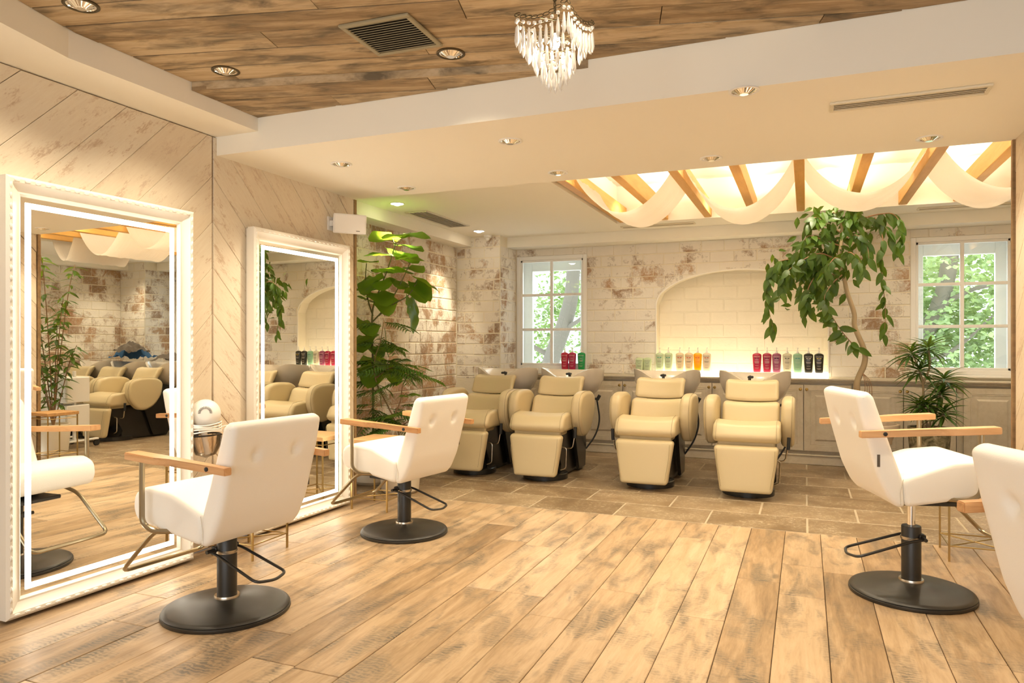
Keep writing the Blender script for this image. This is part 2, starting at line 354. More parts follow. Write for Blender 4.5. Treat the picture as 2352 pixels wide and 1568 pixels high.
def tube(bm, pts, r, seg=8, fil=0, closed=False, r1=None, caps=True):
    P = [Vector(p) for p in (fillet(pts, fil, 5, closed) if fil else pts)]
    n = len(P); rings = []; up = None
    for i in range(n):
        if closed: d = P[(i+1) % n]-P[i-1]
        else: d = P[min(i+1, n-1)]-P[max(i-1, 0)]
        d.normalize()
        if up is None:
            up = Vector((0, 0, 1)) if abs(d.z) < .9 else Vector((1, 0, 0))
        side = d.cross(up)
        if side.length < 1e-5: side = d.orthogonal()
        side.normalize(); up = side.cross(d).normalized()
        rad = r if r1 is None else r+(r1-r)*i/(n-1)
        rings.append([bm.verts.new(P[i]+(side*cos(2*pi*k/seg)+up*sin(2*pi*k/seg))*rad) for k in range(seg)])
    m = n if closed else n-1
    for i in range(m):
        a, b = rings[i], rings[(i+1) % n]
        for k in range(seg):
            try: bm.faces.new((a[k], a[(k+1) % seg], b[(k+1) % seg], b[k]))
            except ValueError: pass
    if caps and not closed:
        bm.faces.new(rings[0]); bm.faces.new(rings[-1][::-1])
    return bm
def lathe(bm, prof, seg=32, c=(0, 0, 0)):
    rings = []
    for (r, z) in prof:
        if r < 1e-6: rings.append([bm.verts.new((c[0], c[1], c[2]+z))])
        else: rings.append([bm.verts.new((c[0]+r*cos(2*pi*k/seg), c[1]+r*sin(2*pi*k/seg), c[2]+z)) for k in range(seg)])
    for a, b in zip(rings, rings[1:]):
        if len(a) == 1 and len(b) == 1: continue
        for k in range(seg):
            if len(a) == 1: bm.faces.new((a[0], b[(k+1) % seg], b[k]))
            elif len(b) == 1: bm.faces.new((a[k], a[(k+1) % seg], b[0]))
            else: bm.faces.new((a[k], a[(k+1) % seg], b[(k+1) % seg], b[k]))
    return bm
def poly_prism(bm, pts3, off):
    """extrude a planar 3D polygon by the vector off"""
    a = [bm.verts.new(p) for p in pts3]; b = [bm.verts.new(Vector(p)+Vector(off)) for p in pts3]
    n = len(a); bm.faces.new(a); bm.faces.new(b[::-1])
    for i in range(n): bm.faces.new((a[i], a[(i+1) % n], b[(i+1) % n], b[i]))
    return bm
def resample(P, step):
    out = []; n = len(P)
    for i in range(n):
        a, b = P[i], P[(i+1) % n]; k = max(1, int(round((b-a).length/step)))
        for j in range(k): out.append(a+(b-a)*j/k)
    return out
def area2(P): return .5*sum(P[i-1].x*P[i].y-P[i].x*P[i-1].y for i in range(len(P)))
def pillow(bm, prof, w, r, nx=14, fil=.02, step=.03, fn=None, conv=None):
    """a cushion: a closed 2D outline swept over a width w with rounded ends of radius r; conv maps (t,a,b) to 3D"""
    P = [Vector((p[0], p[1])) for p in fillet([Vector((p[0], p[1], 0)) for p in prof], fil, 4)]
    P = resample(P, step)
    if area2(P) < 0: P.reverse()
    n = len(P); N = []
    for i in range(n):
        d = P[(i+1) % n]-P[i-1]; d.normalize(); N.append(Vector((d.y, -d.x)))
    ts = []
    for k in range(6): ts.append((-w/2+r*(1-cos(pi/2*k/5)), r*(1-sin(pi/2*k/5))))
    for k in range(1, nx): ts.append((-w/2+r+(w-2*r)*k/nx, 0))
    for k in range(5, -1, -1): ts.append((w/2-r*(1-cos(pi/2*k/5)), r*(1-sin(pi/2*k/5))))
    rings = []
    for t, ins in ts:
        ring = []
        for p, nn in zip(P, N):
            q = p-nn*ins; v = Vector((t, q.x, q.y))
            if fn: v = fn(v)
            if conv: v = conv(v)
            ring.append(bm.verts.new(v))
        rings.append(ring)
    for a, b in zip(rings, rings[1:]):
        for k in range(n): bm.faces.new((a[k], a[(k+1) % n], b[(k+1) % n], b[k]))
    bm.faces.new(rings[0]); bm.faces.new(rings[-1][::-1])
    bmesh.ops.triangulate(bm, faces=[f for f in bm.faces if len(f.verts) > 4])
    return bm
def clip(poly, a, b, c):
    """keep the part of a 2D polygon where a*x+b*y<=c"""
    out = []; n = len(poly)
    for i in range(n):
        p, q = poly[i-1], poly[i]; dp = a*p[0]+b*p[1]-c; dq = a*q[0]+b*q[1]-c
        if (dp < 0) != (dq < 0) and abs(dp-dq) > 1e-9:
            t = dp/(dp-dq); out.append((p[0]+(q[0]-p[0])*t, p[1]+(q[1]-p[1])*t))
        if dq <= 0: out.append(q)
    return out
def area_poly(P): return abs(sum(P[i-1][0]*P[i][1]-P[i][0]*P[i-1][1] for i in range(len(P))))/2

# ------------------------------------------------------------------ the room shell
X0, X1 = -3.24, 1.05; YE = 4.68; YB = 4.92; YW = 7.89; XL = -3.72; XR = 3.66
ZM, ZL, ZH, ZC = 2.31, 2.42, 2.54, 2.41
fl = B(); box2(fl, X0-.25, X1+.25, -3.2, YB, -.12, -.022); box2(fl, X1+.25, 2.7, -3.2, 4.6, -.12, -.022)
floor_w = struct(obj('floor', fl, 'edgewood', smooth=False))
# floor boards, each its own piece
bw = .205
k0 = int(math.floor((X0-.086)/bw)); rb = random.Random(3)
x = .086+k0*bw
XF = 1.72
while x < XF:
    xa, xb = max(x, X0), min(x+bw, XF)
    YB_ = YB if xa < 1.2 else 4.56
    y = -.6-rb.random()*.6
    while y < YB_:
        ln = rb.choice((.5, .8, 1.1, 1.5, 1.9, 2.2)); ye = min(y+ln, YB_)
        if YB_-ye < .18: ye = YB_
        w, h = xb-xa-.0028, ye-y-.0024
        if w > .02 and h > .05:
            bm = B(); box(bm, (0, 0, -.0115), (w, h, .021), None, .0022)
            obj('floor_board', bm, 'floor', floor_w, ((xa+xb)/2, (y+ye)/2, rb.uniform(-.0008, .0006)), smooth=False)
        y = ye
    x += bw
bm = B(); box2(bm, X0, XF, -3.1, -.6, -.022, 0); box2(bm, XF, 2.5, -3.1, 4.58, -.022, 0)
obj('floor_board', bm, 'floor', floor_w, smooth=False)['kind'] = 'stuff'
# stone tiles of the wash area
fl = B(); box2(fl, XL-.2, XR+.2, YB, YW+.3, -.12, -.0025)
floor_t = struct(obj('floor', fl, 'grout', smooth=False))
tw, td = .63, .41; row = 0; y = YB; rt = random.Random(5)
tile_cache = {}
while y < 7.75:
    xo = .01+(.32 if row % 2 else 0)-tw*6
    ye = min(y+td, 7.76)
    for i in range(13):
        xa, xb = max(xo+i*tw, XL), min(xo+(i+1)*tw, XR)
        if xb-xa < .05: continue
        key = (round(xb-xa, 3), round(ye-y, 3))
        if key not in tile_cache:
            bm = B(); box(bm, (0, 0, -.006), (xb-xa-.012, ye-y-.012, .010), None, .002)
            tile_cache[key] = finish(bm, 'stone_tile', 'tile', False)
        link('stone_tile', tile_cache[key], floor_t, ((xa+xb)/2, (y+ye)/2, rt.uniform(-.001, .0008)))
    y += td; row += 1
# ---- walls
def chevron_wall(name, xw, nx, ya, yb, zt, yc, z0c, side_zt):
    """whitewashed boards laid in a chevron; nx=+1 faces +X"""
    bm = B(); box2(bm, min(xw, xw-nx*.10), max(xw, xw-nx*.10), ya, yb, 0, 2.7)
    wl = struct(obj(name, bm, 'edgewood', smooth=False))
    sp = .269
    for side in (-1, 1):
        for k in range(-14, 40):
            za = z0c+.269*4-k*sp
            # board between lines z = za - |y-yc| and za-sp-|y-yc|
            L = 6
            if side > 0: P = [(yc, za), (yc, za-sp), (yc+L, za-sp-L), (yc+L, za-L)]
            else: P = [(yc, za), (yc, za-sp), (yc-L, za-sp-L), (yc-L, za-L)]
            P = clip(P, 0, -1, 0); 
            if len(P) > 2: P = clip(P, 1, 0, yb)
            if len(P) > 2: P = clip(P, -1, 0, -ya)
            if len(P) > 2: P = clip(P, 0, 1, zt)
            if len(P) < 3 or area_poly(P) < .003: continue
            cy = sum(p[0] for p in P)/len(P); cz = sum(p[1] for p in P)/len(P)
            # local frame: X along the board
            a = -pi/4 if side > 0 else pi/4
            ux, uz = cos(a), sin(a)
            sgn = 1
            pts = []
            for (py, pz) in P:
                dy, dz = py-cy, pz-cz
                l = sqrt(dy*dy+dz*dz) or 1; s = max(0, (l-.0085)/l); dy *= s; dz *= s
                pts.append(Vector((dy*ux+dz*uz, -dy*uz+dz*ux, 0)))
            bm = B(); poly_prism(bm, pts, (0, 0, .012))
            bmesh.ops.bevel(bm, geom=[e for e in bm.edges if abs(e.verts[0].co.z-.012) < 1e-5 and abs(e.verts[1].co.z-.012) < 1e-5], offset=.0022, segments=1, affect='EDGES')
            o = obj('wall_plank', bm, 'wallwood', wl, smooth=False)
            mx = Matrix(((0, 0, nx, 0), (ux, -uz, 0, 0), (uz, ux, 0, 0), (0, 0, 0, 1)))
            mx.translation = Vector((xw, cy, cz)); o.matrix_local = mx
    return wl
wall_left = chevron_wall('wall_left', X0, 1, 1.2, YE, 2.42, 3.25, 2.185, 2.42)
bm = B(); box2(bm, X0-.1, X0+.012, -3.1, 1.2, 0, 2.7); struct(obj('wall_left', bm, 'paint', smooth=False))
wall_right = chevron_wall('wall_right', X1+.02, -1, 3.2, YE-.02, 2.42, 3.25, 2.185, 2.42)
bm = B(); box2(bm, 2.5, 2.62, -3.1, YE-.1, 0, 2.7); struct(obj('wall_right', bm, 'paint', smooth=False))
bm = B(); box2(bm, X0-.1, -2.8, -3.2, -3.1, 0, 2.7); box2(bm, 2.0, 2.62, -3.2, -3.1, 0, 2.7); box2(bm, -2.8, 2.0, -3.2, -3.1, 2.45, 2.7); box2(bm, -2.8, 2.0, -3.2, -3.1, 0, .3); struct(obj('wall_front', bm, 'paint', smooth=False))
bm = B(); box2(bm, X1+.02, X1+.12, 3.19, YE-.02, 0, ZM); struct(obj('wall_right_side', bm, 'paint', smooth=False))
# brown end trims of the two plank walls
bm = B(); box2(bm, X0-.10, X0+.016, YE, YE+.03, 0, ZM, .002); struct(obj('trim_1', bm, 'edgewood', smooth=False))
bm = B(); box2(bm, X1-.006, X1+.12, YE-.02, YE+.01, 0, ZM, .002); struct(obj('trim_2', bm, 'edgewood', smooth=False))
# return walls behind the plank walls
bm = B(); box2(bm, XL-.12, X0-.1, YE-.1, YE+.02, 0, 2.6); struct(obj('wall_left_return', bm, 'paint', smooth=False))
bm = B(); box2(bm, X1+.12, XR+.12, YE-.1, YE, 0, 2.6); struct(obj('wall_right_return', bm, 'paint', smooth=False))

# ---- brick walls
brick_cache = {}
def brick_mesh(w, h, d, mat, var):
    key = (round(w, 3), round(h, 3), mat, var)
    if key not in brick_cache:
        rr = random.Random(hash(key[:2]) % 1000+var)
        bm = B(); box(bm, (0, 0, 0), (w, h, d), None, .0035, 1)
        for v in bm.verts:
            if v.co.z > d*.2:
                v.co.x += rr.uniform(-.002, .002); v.co.y += rr.uniform(-.002, .002); v.co.z += rr.uniform(-.0015, .001)
        brick_cache[key] = finish(bm, 'brick', mat, False)
    return brick_cache[key]
def brick_wall(parent, O, U, N, u1, z0, z1, mat, holes=(), arch=None, bl=.236, bh=.1215, seed=1, u0=0, proud=.005):
    """bricks on the plane through O, running along U, facing N"""
    U = Vector(U); N = Vector(N); O = Vector(O); rr = random.Random(seed); row = 0; g = .007
    z = z1
    while z > z0+.02:
        za = max(z-bh, z0); u = u0-(bl/2 if row % 2 else 0)-rr.uniform(0, .02)
        while u < u1:
            ue = u+bl*rr.uniform(.96, 1.04)
            rects = [(max(u, u0)+g/2, min(ue, u1)-g/2, za+g/2, z-g/2)]
            for (ha, hb, hc, hd) in holes:
                new = []
                for (a, b, c, d) in rects:
                    if b <= ha or a >= hb or d <= hc or c >= hd: new.append((a, b, c, d)); continue
                    if a < ha: new.append((a, ha-.002, c, d))
                    if b > hb: new.append((hb+.002, b, c, d))
                    aa, bb = max(a, ha), min(b, hb)
                    if c < hc: new.append((aa, bb, c, hc-.002))
                    if d > hd: new.append((aa, bb, hd+.002, d))
                rects = new
            for (a, b, c, d) in rects:
                if b-a < .02 or d-c < .015: continue
                if arch and b > arch['c']-arch['a'] and a < arch['c']+arch['a'] and c < arch['top']:
                    # cut against the arch, strip by strip
                    def az(q):
                        t = (q-arch['c'])/arch['a']
                        return -1 if abs(t) >= 1 else arch['spring']+arch['r']*sqrt(1-t*t)
                    n = 14; qs = [a+(b-a)*i/n for i in range(n+1)]
                    run = []; runs = []
                    for q in qs:
                        lo = max(c, az(q)+.002)
                        if lo < d-.004: run.append((q, lo))
                        else:
                            if len(run) > 1: runs.append(run)
                            run = []
                    if len(run) > 1: runs.append(run)
                    for run in runs:
                        if run[-1][0]-run[0][0] < .015: continue
                        cu, cz = (run[0][0]+run[-1][0])/2, (c+d)/2
                        P = [(q, lo) for q, lo in run]+[(run[-1][0], d), (run[0][0], d)]
                        bm = B(); poly_prism(bm, [Vector((q-cu, zz-cz, -.01)) for q, zz in P], (0, 0, .01+proud))
                        o = obj('brick', bm, mat, parent, smooth=False)
                        mx = Matrix(((U.x, 0, N.x, 0), (U.y, 0, N.y, 0), (0, 1, 0, 0), (0, 0, 0, 1))); mx.translation = O+U*cu+Vector((0, 0, cz)); o.matrix_local = mx
                    continue
                w, h = round(b-a, 2), round(d-c, 2)
                o = link('brick', brick_mesh(w, h, proud*2, mat, rr.randint(0, 2)), parent)
                mx = Matrix(((U.x, 0, N.x, 0), (U.y, 0, N.y, 0), (0, 1, 0, 0), (0, 0, 0, 1)))
                mx.translation = O+U*((a+b)/2)+Vector((0, 0, (c+d)/2))+N*rr.uniform(-.002, .001); o.matrix_local = mx
            u = ue
        z = za; row += 1
WIN = [(-3.155, -2.30), (.94, 1.80), (2.24, 3.10)]   # the three windows, x ranges
WZ0, WZ1 = .90, 2.215
# back wall body built as solid blocks around the openings
NX0, NX1, NS, NR = -1.515, .215, 1.62, .358; NC = (NX0+NX1)/2; NA = (NX1-NX0)/2
bm = B()
xs = [-3.17, *[v for w in WIN for v in w], XR+.1]
for a, b in ((-3.17, WIN[0][0]), (WIN[0][1], NX0), (NX1, WIN[1][0]), (WIN[1][1], WIN[2][0]), (WIN[2][1], XR+.1)): box2(bm, a, b, YW, YW+.26, 0, 2.8)
for a, b in WIN: box2(bm, a, b, YW, YW+.26, 0, WZ0); box2(bm, a, b, YW, YW+.26, WZ1, 2.8)
box2(bm, NX0, NX1, YW+.16, YW+.26, 0, 2.8); box2(bm, NX0, NX1, YW, YW+.16, 0, .845)
n = 28
for i in range(n):   # arch head in slices
    qa, qb = NX0+(NX1-NX0)*i/n, NX0+(NX1-NX0)*(i+1)/n
    fz = lambda q: NS+NR*sqrt(max(0, 1-((q-NC)/NA)**2))
    poly_prism(bm, [(qa, YW, fz(qa)), (qb, YW, fz(qb)), (qb, YW, 2.8), (qa, YW, 2.8)], (0, .16, 0))
wall_back = struct(obj('wall_back', bm, 'niche', smooth=False))
holes = [(a+3.17, b+3.17, WZ0-.02, WZ1) for a, b in WIN[:2]]+[(NX0+3.17, NX1+3.17, 0, NS)]
brick_wall(wall_back, (-3.17, YW, 0), (1, 0, 0), (0, -1, 0), 2.05+3.17, .86, 2.30, 'brick_back', holes, dict(c=NC+3.17, a=NA, spring=NS, r=NR, top=NS+NR), seed=11)
# arch rim: a slightly raised plaster bead
bm = B(); pts = [(NX0, YW-.008, .9)]+[(NC-NA*cos(pi*k/32), YW-.008, NS+NR*sin(pi*k/32)) for k in range(33)]+[(NX1, YW-.008, .9)]
tube(bm, pts, .009, 6); obj('niche_rim', bm, 'paint', wall_back)
bm = B(); box2(bm, 0, .001, 0, .001, 0, .001); bm.free()
for r_ in range(8):   # painted bricks at the back of the niche, joined softly by the paint
    za = .86+r_*.138; xo = NX0+(.14 if r_ % 2 else 0)-.28
    while xo < NX1:
        a, b = max(xo, NX0)+.006, min(xo+.28, NX1)-.006; top = za+.128
        if b-a > .03:
            w, h = round(b-a, 2), .126
            link('brick', brick_mesh(w, h, .005, 'niche', R.randint(0, 2)), wall_back, ((a+b)/2, YW+.160, za+.064), (pi/2, 0, 0))
        xo += .28
# left brick wall, column, reveal
bm = B(); box2(bm, XL-.12, XL, YE, YW+.2, 0, 2.8); wl2 = struct(obj('wall_left_brick', bm, 'niche', smooth=False))
brick_wall(wl2, (XL, YE+.03, 0), (0, 1, 0), (1, 0, 0), 7.41-YE-.03, .02, 2.30, 'brick_side', seed=21, proud=.006)
bm = B(); box2(bm, XL, -3.17, 7.41, YW+.2, 0, 2.41); col = struct(obj('wall_column_left', bm, 'niche', smooth=False))
brick_wall(col, (XL+.01, 7.41, 0), (1, 0, 0), (0, -1, 0), .54, .8, 2.405, 'brick_col', proud=.003, seed=31)
brick_wall(col, (-3.17, 7.42, 0), (0, 1, 0), (1, 0, 0), .46, .9, 2.30, 'brick_col', proud=.003, seed=33)
bm = B(); box2(bm, XR, XR+.12, YE, YW+.2, 0, 2.8); wr2 = struct(obj('wall_right_brick', bm, 'niche', smooth=False))
brick_wall(wr2, (XR, 7.41, 0), (0, -1, 0), (-1, 0, 0), 7.41-YE-.03, .3, 2.30, 'brick_side', seed=41, proud=.006)
bm = B(); box2(bm, 3.12, XR, 7.41, YW+.2, 0, 2.41); col2 = struct(obj('wall_column_right', bm, 'niche', smooth=False))
brick_wall(col2, (3.12, 7.41, 0), (1, 0, 0), (0, -1, 0), .54, .8, 2.405, 'brick_col', proud=.003, seed=51)
brick_wall(col2, (3.12, 7.87, 0), (0, -1, 0), (-1, 0, 0), .45, .9, 2.30, 'brick_col', proud=.003, seed=53)

# ---- ceilings
bm = B(); box2(bm, X0-.1, 2.62, 3.28, YE, ZM, 2.72); struct(obj('ceiling', bm, 'ceil', smooth=False))
bm = B(); ybend = 2.13; dxr = math.tan(radians(14.2))*(ybend+3.1)
P = [(X0-.1, -3.1), (-2.92+dxr, -3.1), (-2.92, ybend), (-2.92, 3.28), (X0-.1, 3.28)]
poly_prism(bm, [(p[0], p[1], ZL) for p in P], (0, 0, .3)); struct(obj('ceiling', bm, 'ceil', smooth=False))
bm = B(); box2(bm, -3.0, 2.62, -3.1, 3.28, 2.60, 2.72); cw = struct(obj('ceiling', bm, 'edgewood', smooth=False))
# boards of the wooden ceiling, turned by 14.2 degrees
ca, sa = cos(radians(14.2)), sin(radians(14.2)); A0 = (-2.92, 2.79)
open_poly = [(-2.915+dxr*.72, ybend-(ybend+3.1)*.72), (2.5, ybend-(ybend+3.1)*.72), (2.5, 3.277), (-2.917, 3.277), (-2.917, ybend)]
rc = random.Random(9); cwid = .168
for k in range(-25, 4):
    v0, v1 = k*cwid, (k+1)*cwid; lowz = ZH if k < 0 else 2.497
    u = -1.2-rc.random()*1.2
    while u < 6.4:
        ue = u+rc.choice((.6, .9, 1.3, 1.7, 2.2))
        P = list(open_poly)
        def half(P, sx, sy, c): return clip(P, sx, sy, c) if len(P) > 2 else P
        A = A0[0]*ca+A0[1]*sa; Bv = -A0[0]*sa+A0[1]*ca
        P = half(P, -ca, -sa, -(A+u+.002)); P = half(P, ca, sa, A+ue-.002)
        P = half(P, sa, -ca, -(Bv+v0+.0035)); P = half(P, -sa, ca, Bv+v1-.0035)
        if len(P) > 2 and area_poly(P) > .001:
            cx = sum(p[0] for p in P)/len(P); cy = sum(p[1] for p in P)/len(P)
            loc = [((p[0]-cx)*ca+(p[1]-cy)*sa, -(p[0]-cx)*sa+(p[1]-cy)*ca, 0) for p in P]
            bm = B(); poly_prism(bm, loc, (0, 0, .018))
            obj('ceiling_board', bm, 'ceilwood', cw, (cx, cy, lowz+rc.uniform(-.002, .002)), (0, 0, radians(14.2)), smooth=False)
        u = ue
# riser of the step
bm = B(); poly_prism(bm, [(-2.917, 2.795, 2.50), (-.95, 3.277, 2.50), (-.95, 3.277, 2.60), (-2.917, 2.795, 2.60)], (-.003, .012, 0)); obj('step_board', bm, 'ceilwood', cw, smooth=False)
# wash area ceiling with its recess
RX0, RX1, RY0, RY1 = -1.77, 2.2, YE, 7.15
bm = B()
box2(bm, XL-.1, RX0, YE, YW+.1, ZC, 2.72); box2(bm, RX1, XR+.1, YE, YW+.1, ZC, 2.72); box2(bm, RX0, RX1, RY1, YW+.1, ZC, 2.72)
box2(bm, RX0-.1, RX1+.1, RY0-.3, RY1+.1, 2.86, 2.95)
box2(bm, RX0-.05, RX0, RY0, RY1, 2.72, 2.88); box2(bm, RX1, RX1+.05, RY0, RY1, 2.72, 2.88); box2(bm, RX0, RX1, RY1, RY1+.05, 2.72, 2.88); box2(bm, RX0, RX1, RY0-.05, RY0, 2.72, 2.88)
struct(obj('ceiling', bm, 'ceil', smooth=False))
# lumpy old plaster above the beams
bm = B(); nx, ny = 90, 56
G = [[bm.verts.new((RX0+(RX1-RX0)*i/nx, RY0+(RY1-RY0)*j/ny, 2.79+.022*mnoise.noise(Vector((i*.35, j*.09, 1)))+.012*mnoise.noise(Vector((i*.16, j*.5, 3))))) for j in range(ny+1)] for i in range(nx+1)]
for i in range(nx):
    for j in range(ny): bm.faces.new((G[i][j], G[i+1][j], G[i+1][j+1], G[i][j+1]))
struct(obj('ceiling_plaster', bm, 'rough'))
# dropped boxes along the brick walls
bm = B(); box2(bm, -3.17, XR, 7.62, YW, 2.298, ZC); struct(obj('ceiling_box_back', bm, 'ceil', smooth=False))
bm = B(); box2(bm, XL, -3.53, YE, 7.41, 2.298, ZC); struct(obj('ceiling_box_left', bm, 'ceil', smooth=False))
bm = B(); box2(bm, XR-.18, XR, YE, 7.41, 2.298, ZC); struct(obj('ceiling_box_right', bm, 'ceil', smooth=False))
bm = B(); poly_prism(bm, [(-1.9, 7.3, 2.405), (3, 7.3, 2.405), (3, 7.32, 2.405), (-1.9, 7.32, 2.405)], (0, 0, .003)); bm.free()

# ------------------------------------------------------------------ windows
def window(n, xa, xb):
    bm = B(); y0, y1 = YW-.012, YW+.035; z0, z1 = WZ0, WZ1; t = .045
    for a, b, c, d in ((xa, xa+t, z0, z1), (xb-t, xb, z0, z1), (xa+t, xb-t, z1-t, z1), (xa+t, xb-t, z0, z0+t)): box2(bm, a, b, y0, y1, c, d, .004)
    w = struct(obj('window_%d' % n, bm, 'white', smooth=False))
    bm = B(); t2 = t+.012
    for a, b, c, d in ((xa+t, xa+t2+.01, z0+t, z1-t), (xb-t2-.01, xb-t, z0+t, z1-t), (xa+t, xb-t, z1-t2-.012, z1-t), (xa+t, xb-t, z0+t, z0+t2+.012)): box2(bm, a, b, y0+.012, y1+.01, c, d, .003)
    obj('inner_frame', bm, 'white', w, smooth=False)
    xm = (xa+xb)/2; ia, ib = xa+t2, xb-t2; iz0, iz1 = z0+t2, z1-t2; hs = [iz0+(iz1-iz0)*.335, iz0+(iz1-iz0)*.67]
    bm = B(); box2(bm, xm-.016, xm+.016, y0+.01, y1+.005, iz0, iz1, .003); obj('muntin', bm, 'white', w, smooth=False)
    for h in hs:
        bm = B(); box2(bm, ia, ib, y0+.014, y1+.003, h-.015, h+.015, .003); obj('muntin', bm, 'white', w, smooth=False)
    zs = [iz0, *hs, iz1]
    for (a, b) in ((ia, xm), (xm, ib)):
        for c, d in zip(zs, zs[1:]):
            bm = B(); box2(bm, a+.012, b-.012, y0+.026, y0+.030, c+.012, d-.012); obj('window_pane', bm, 'glass', w, smooth=False)
    # outer sash set back in the opening, with its head board
    bm = B(); yo = YW+.17
    box2(bm, xa, xa+.13, yo, yo+.05, z0, z1, .004); box2(bm, xb-.13, xb, yo, yo+.05, z0, z1, .004)
    box2(bm, xa+.13, xb-.13, yo, yo+.05, z1-.16, z1, .004); box2(bm, xa+.13, xb-.13, yo, yo+.05, z0, z0+.05, .004)
    obj('outer_sash', bm, 'white', w, smooth=False)
    bm = B(); box2(bm, xa+.005, xa+.02, YW+.035, yo, z0, z1); box2(bm, xb-.02, xb-.005, YW+.035, yo, z0, z1); box2(bm, xa, xb, YW+.035, yo, z0-.001, z0+.012); box2(bm, xa, xb, YW+.035, yo, z1-.012, z1)
    obj('reveal_lining', bm, 'white', w, smooth=False)
    bm = B(); box2(bm, xa-.02, xb+.02, YW-.035, YW-.005, WZ0-.025, WZ0, .005); obj('window_sill', bm, 'white', w, smooth=False)
for i, (a, b) in enumerate(WIN): window(i+1, a, b)

# ------------------------------------------------------------------ beams, drapes
BX = [-1.70, -1.285, -.87, -.455, -.04, .375, .79, 1.205, 1.62, 2.035]
for i, x in enumerate(BX):
    bm = B(); box2(bm, -.035, .035, -(RY1-RY0)/2+.002, (RY1-RY0)/2-.02, 0, .145, .004)
    o = obj('ceiling_beam', bm, 'beam', None, (x, (RY0+RY1)/2, 2.415), smooth=False)
    lab = ['golden beam at the left edge of the ceiling recess', 'golden beam passing over the leftmost white drape', 'golden beam where the first and second drapes meet',
           'golden beam passing over the second white drape', 'golden beam that shows straight on, where the second and third drapes meet', 'golden beam passing over the third drape, above the bent ficus',
           'golden beam where the third and fourth drapes meet', 'golden beam passing over the rightmost visible drape', 'ninth golden beam from the left of the recess, seen in the tall left mirror', 'golden beam at the far right end of the recess, seen only in the mirror'][i]
    tag(o, lab, 'beam', 'golden beams across the ceiling recess')
for i in range(5):
    xa, xb = BX[2*i]+.036, (BX[2*i+2] if 2*i+2 < len(BX) else 2.16)-.036
    bm = B(); nx, ny = 28, 14; G = []
    for a in range(nx+1):
        t = a/nx; rowv = []
        for b in range(ny+1):
            s = b/ny; zt = 2.50; dip = .31+.03*sin(i*2.1)
            z = zt-dip*(1-(2*t-1)**2)**.9+.004*sin(s*17+t*5+i)+.003*sin(s*41+i)
            yy = 5.36+.02*i+(.76)*s+.012*sin(t*6+i)
            rowv.append(bm.verts.new((xa+(xb-xa)*t, yy, z)))
        G.append(rowv)
    for a in range(nx):
        for b in range(ny): bm.faces.new((G[a][b], G[a+1][b], G[a+1][b+1], G[a][b+1]))
    bmesh.ops.solidify(bm, geom=bm.faces[:], thickness=.002)
    o = obj('ceiling_drape', bm, 'drape')
    tag(o, ['leftmost white muslin drape sagging between the beams', 'second white muslin drape from the left of the recess', 'white muslin drape hanging in front of the bent ficus crown', 'white muslin drape above the right hand window', 'white muslin drape right of the partition, seen in the left mirror'][i], 'drape', 'muslin drapes under the beams')

# ------------------------------------------------------------------ cabinets
def door(parent, xa, xb, z0, z1, knob_side):
    w, h = xb-xa, z1-z0; cx, cz = (xa+xb)/2, (z0+z1)/2; y = 7.70
    bm = B(); box(bm, (0, 0, 0), (w-.004, .018, h-.004), None, .003)
    # recessed field with a raised centre: nested frames
    def ringf(a, ya, b, yb):
        pts = lambda q, yy: [Vector((sx*(w/2-q), yy, sz*(h/2-q))) for sx, sz in ((-1, -1), (1, -1), (1, 1), (-1, 1))]
        A = [bm.verts.new(p) for p in pts(a, ya)]; Bq = [bm.verts.new(p) for p in pts(b, yb)]
        for i in range(4): bm.faces.new((A[i], A[(i+1) % 4], Bq[(i+1) % 4], Bq[i]))
        return Bq
    for v in bm.verts: v.co.y += .012
    e = .0032
    ringf(.004, e-.0032, .055, e-.004); ringf(.055, e-.004, .058, .006-.004); ringf(.058, .002, .066, .000)
    ringf(.066, .0, .070, .008); ringf(.070, .008, .092, .008)
    ringf(.092, .008, .118, -.004); q = ringf(.118, -.004, .120, -.0045); bm.faces.new(q)
    d = obj('door', bm, 'cabv', parent, (cx-parent.location.x, y-.012-parent.location.y, cz), smooth=False)
    if knob_side:
        bm = B(); lathe(bm, [(0, .0), (.007, .0), (.006, .010), (.012, .016), (.015, .024), (.012, .032), (0, .036)], 14)
        obj('knob', bm, 'knob', d, (knob_side*(w/2-.028), -.004, h/2-.045), (pi/2, 0, 0))
    return d
UNITS = [(-3.17, -2.76, 1), (-2.745, -1.835, 0), (-1.841-.0, -.898-.0, 2)]
seams = [-2.784, -1.841, -.898, -.018, .858]
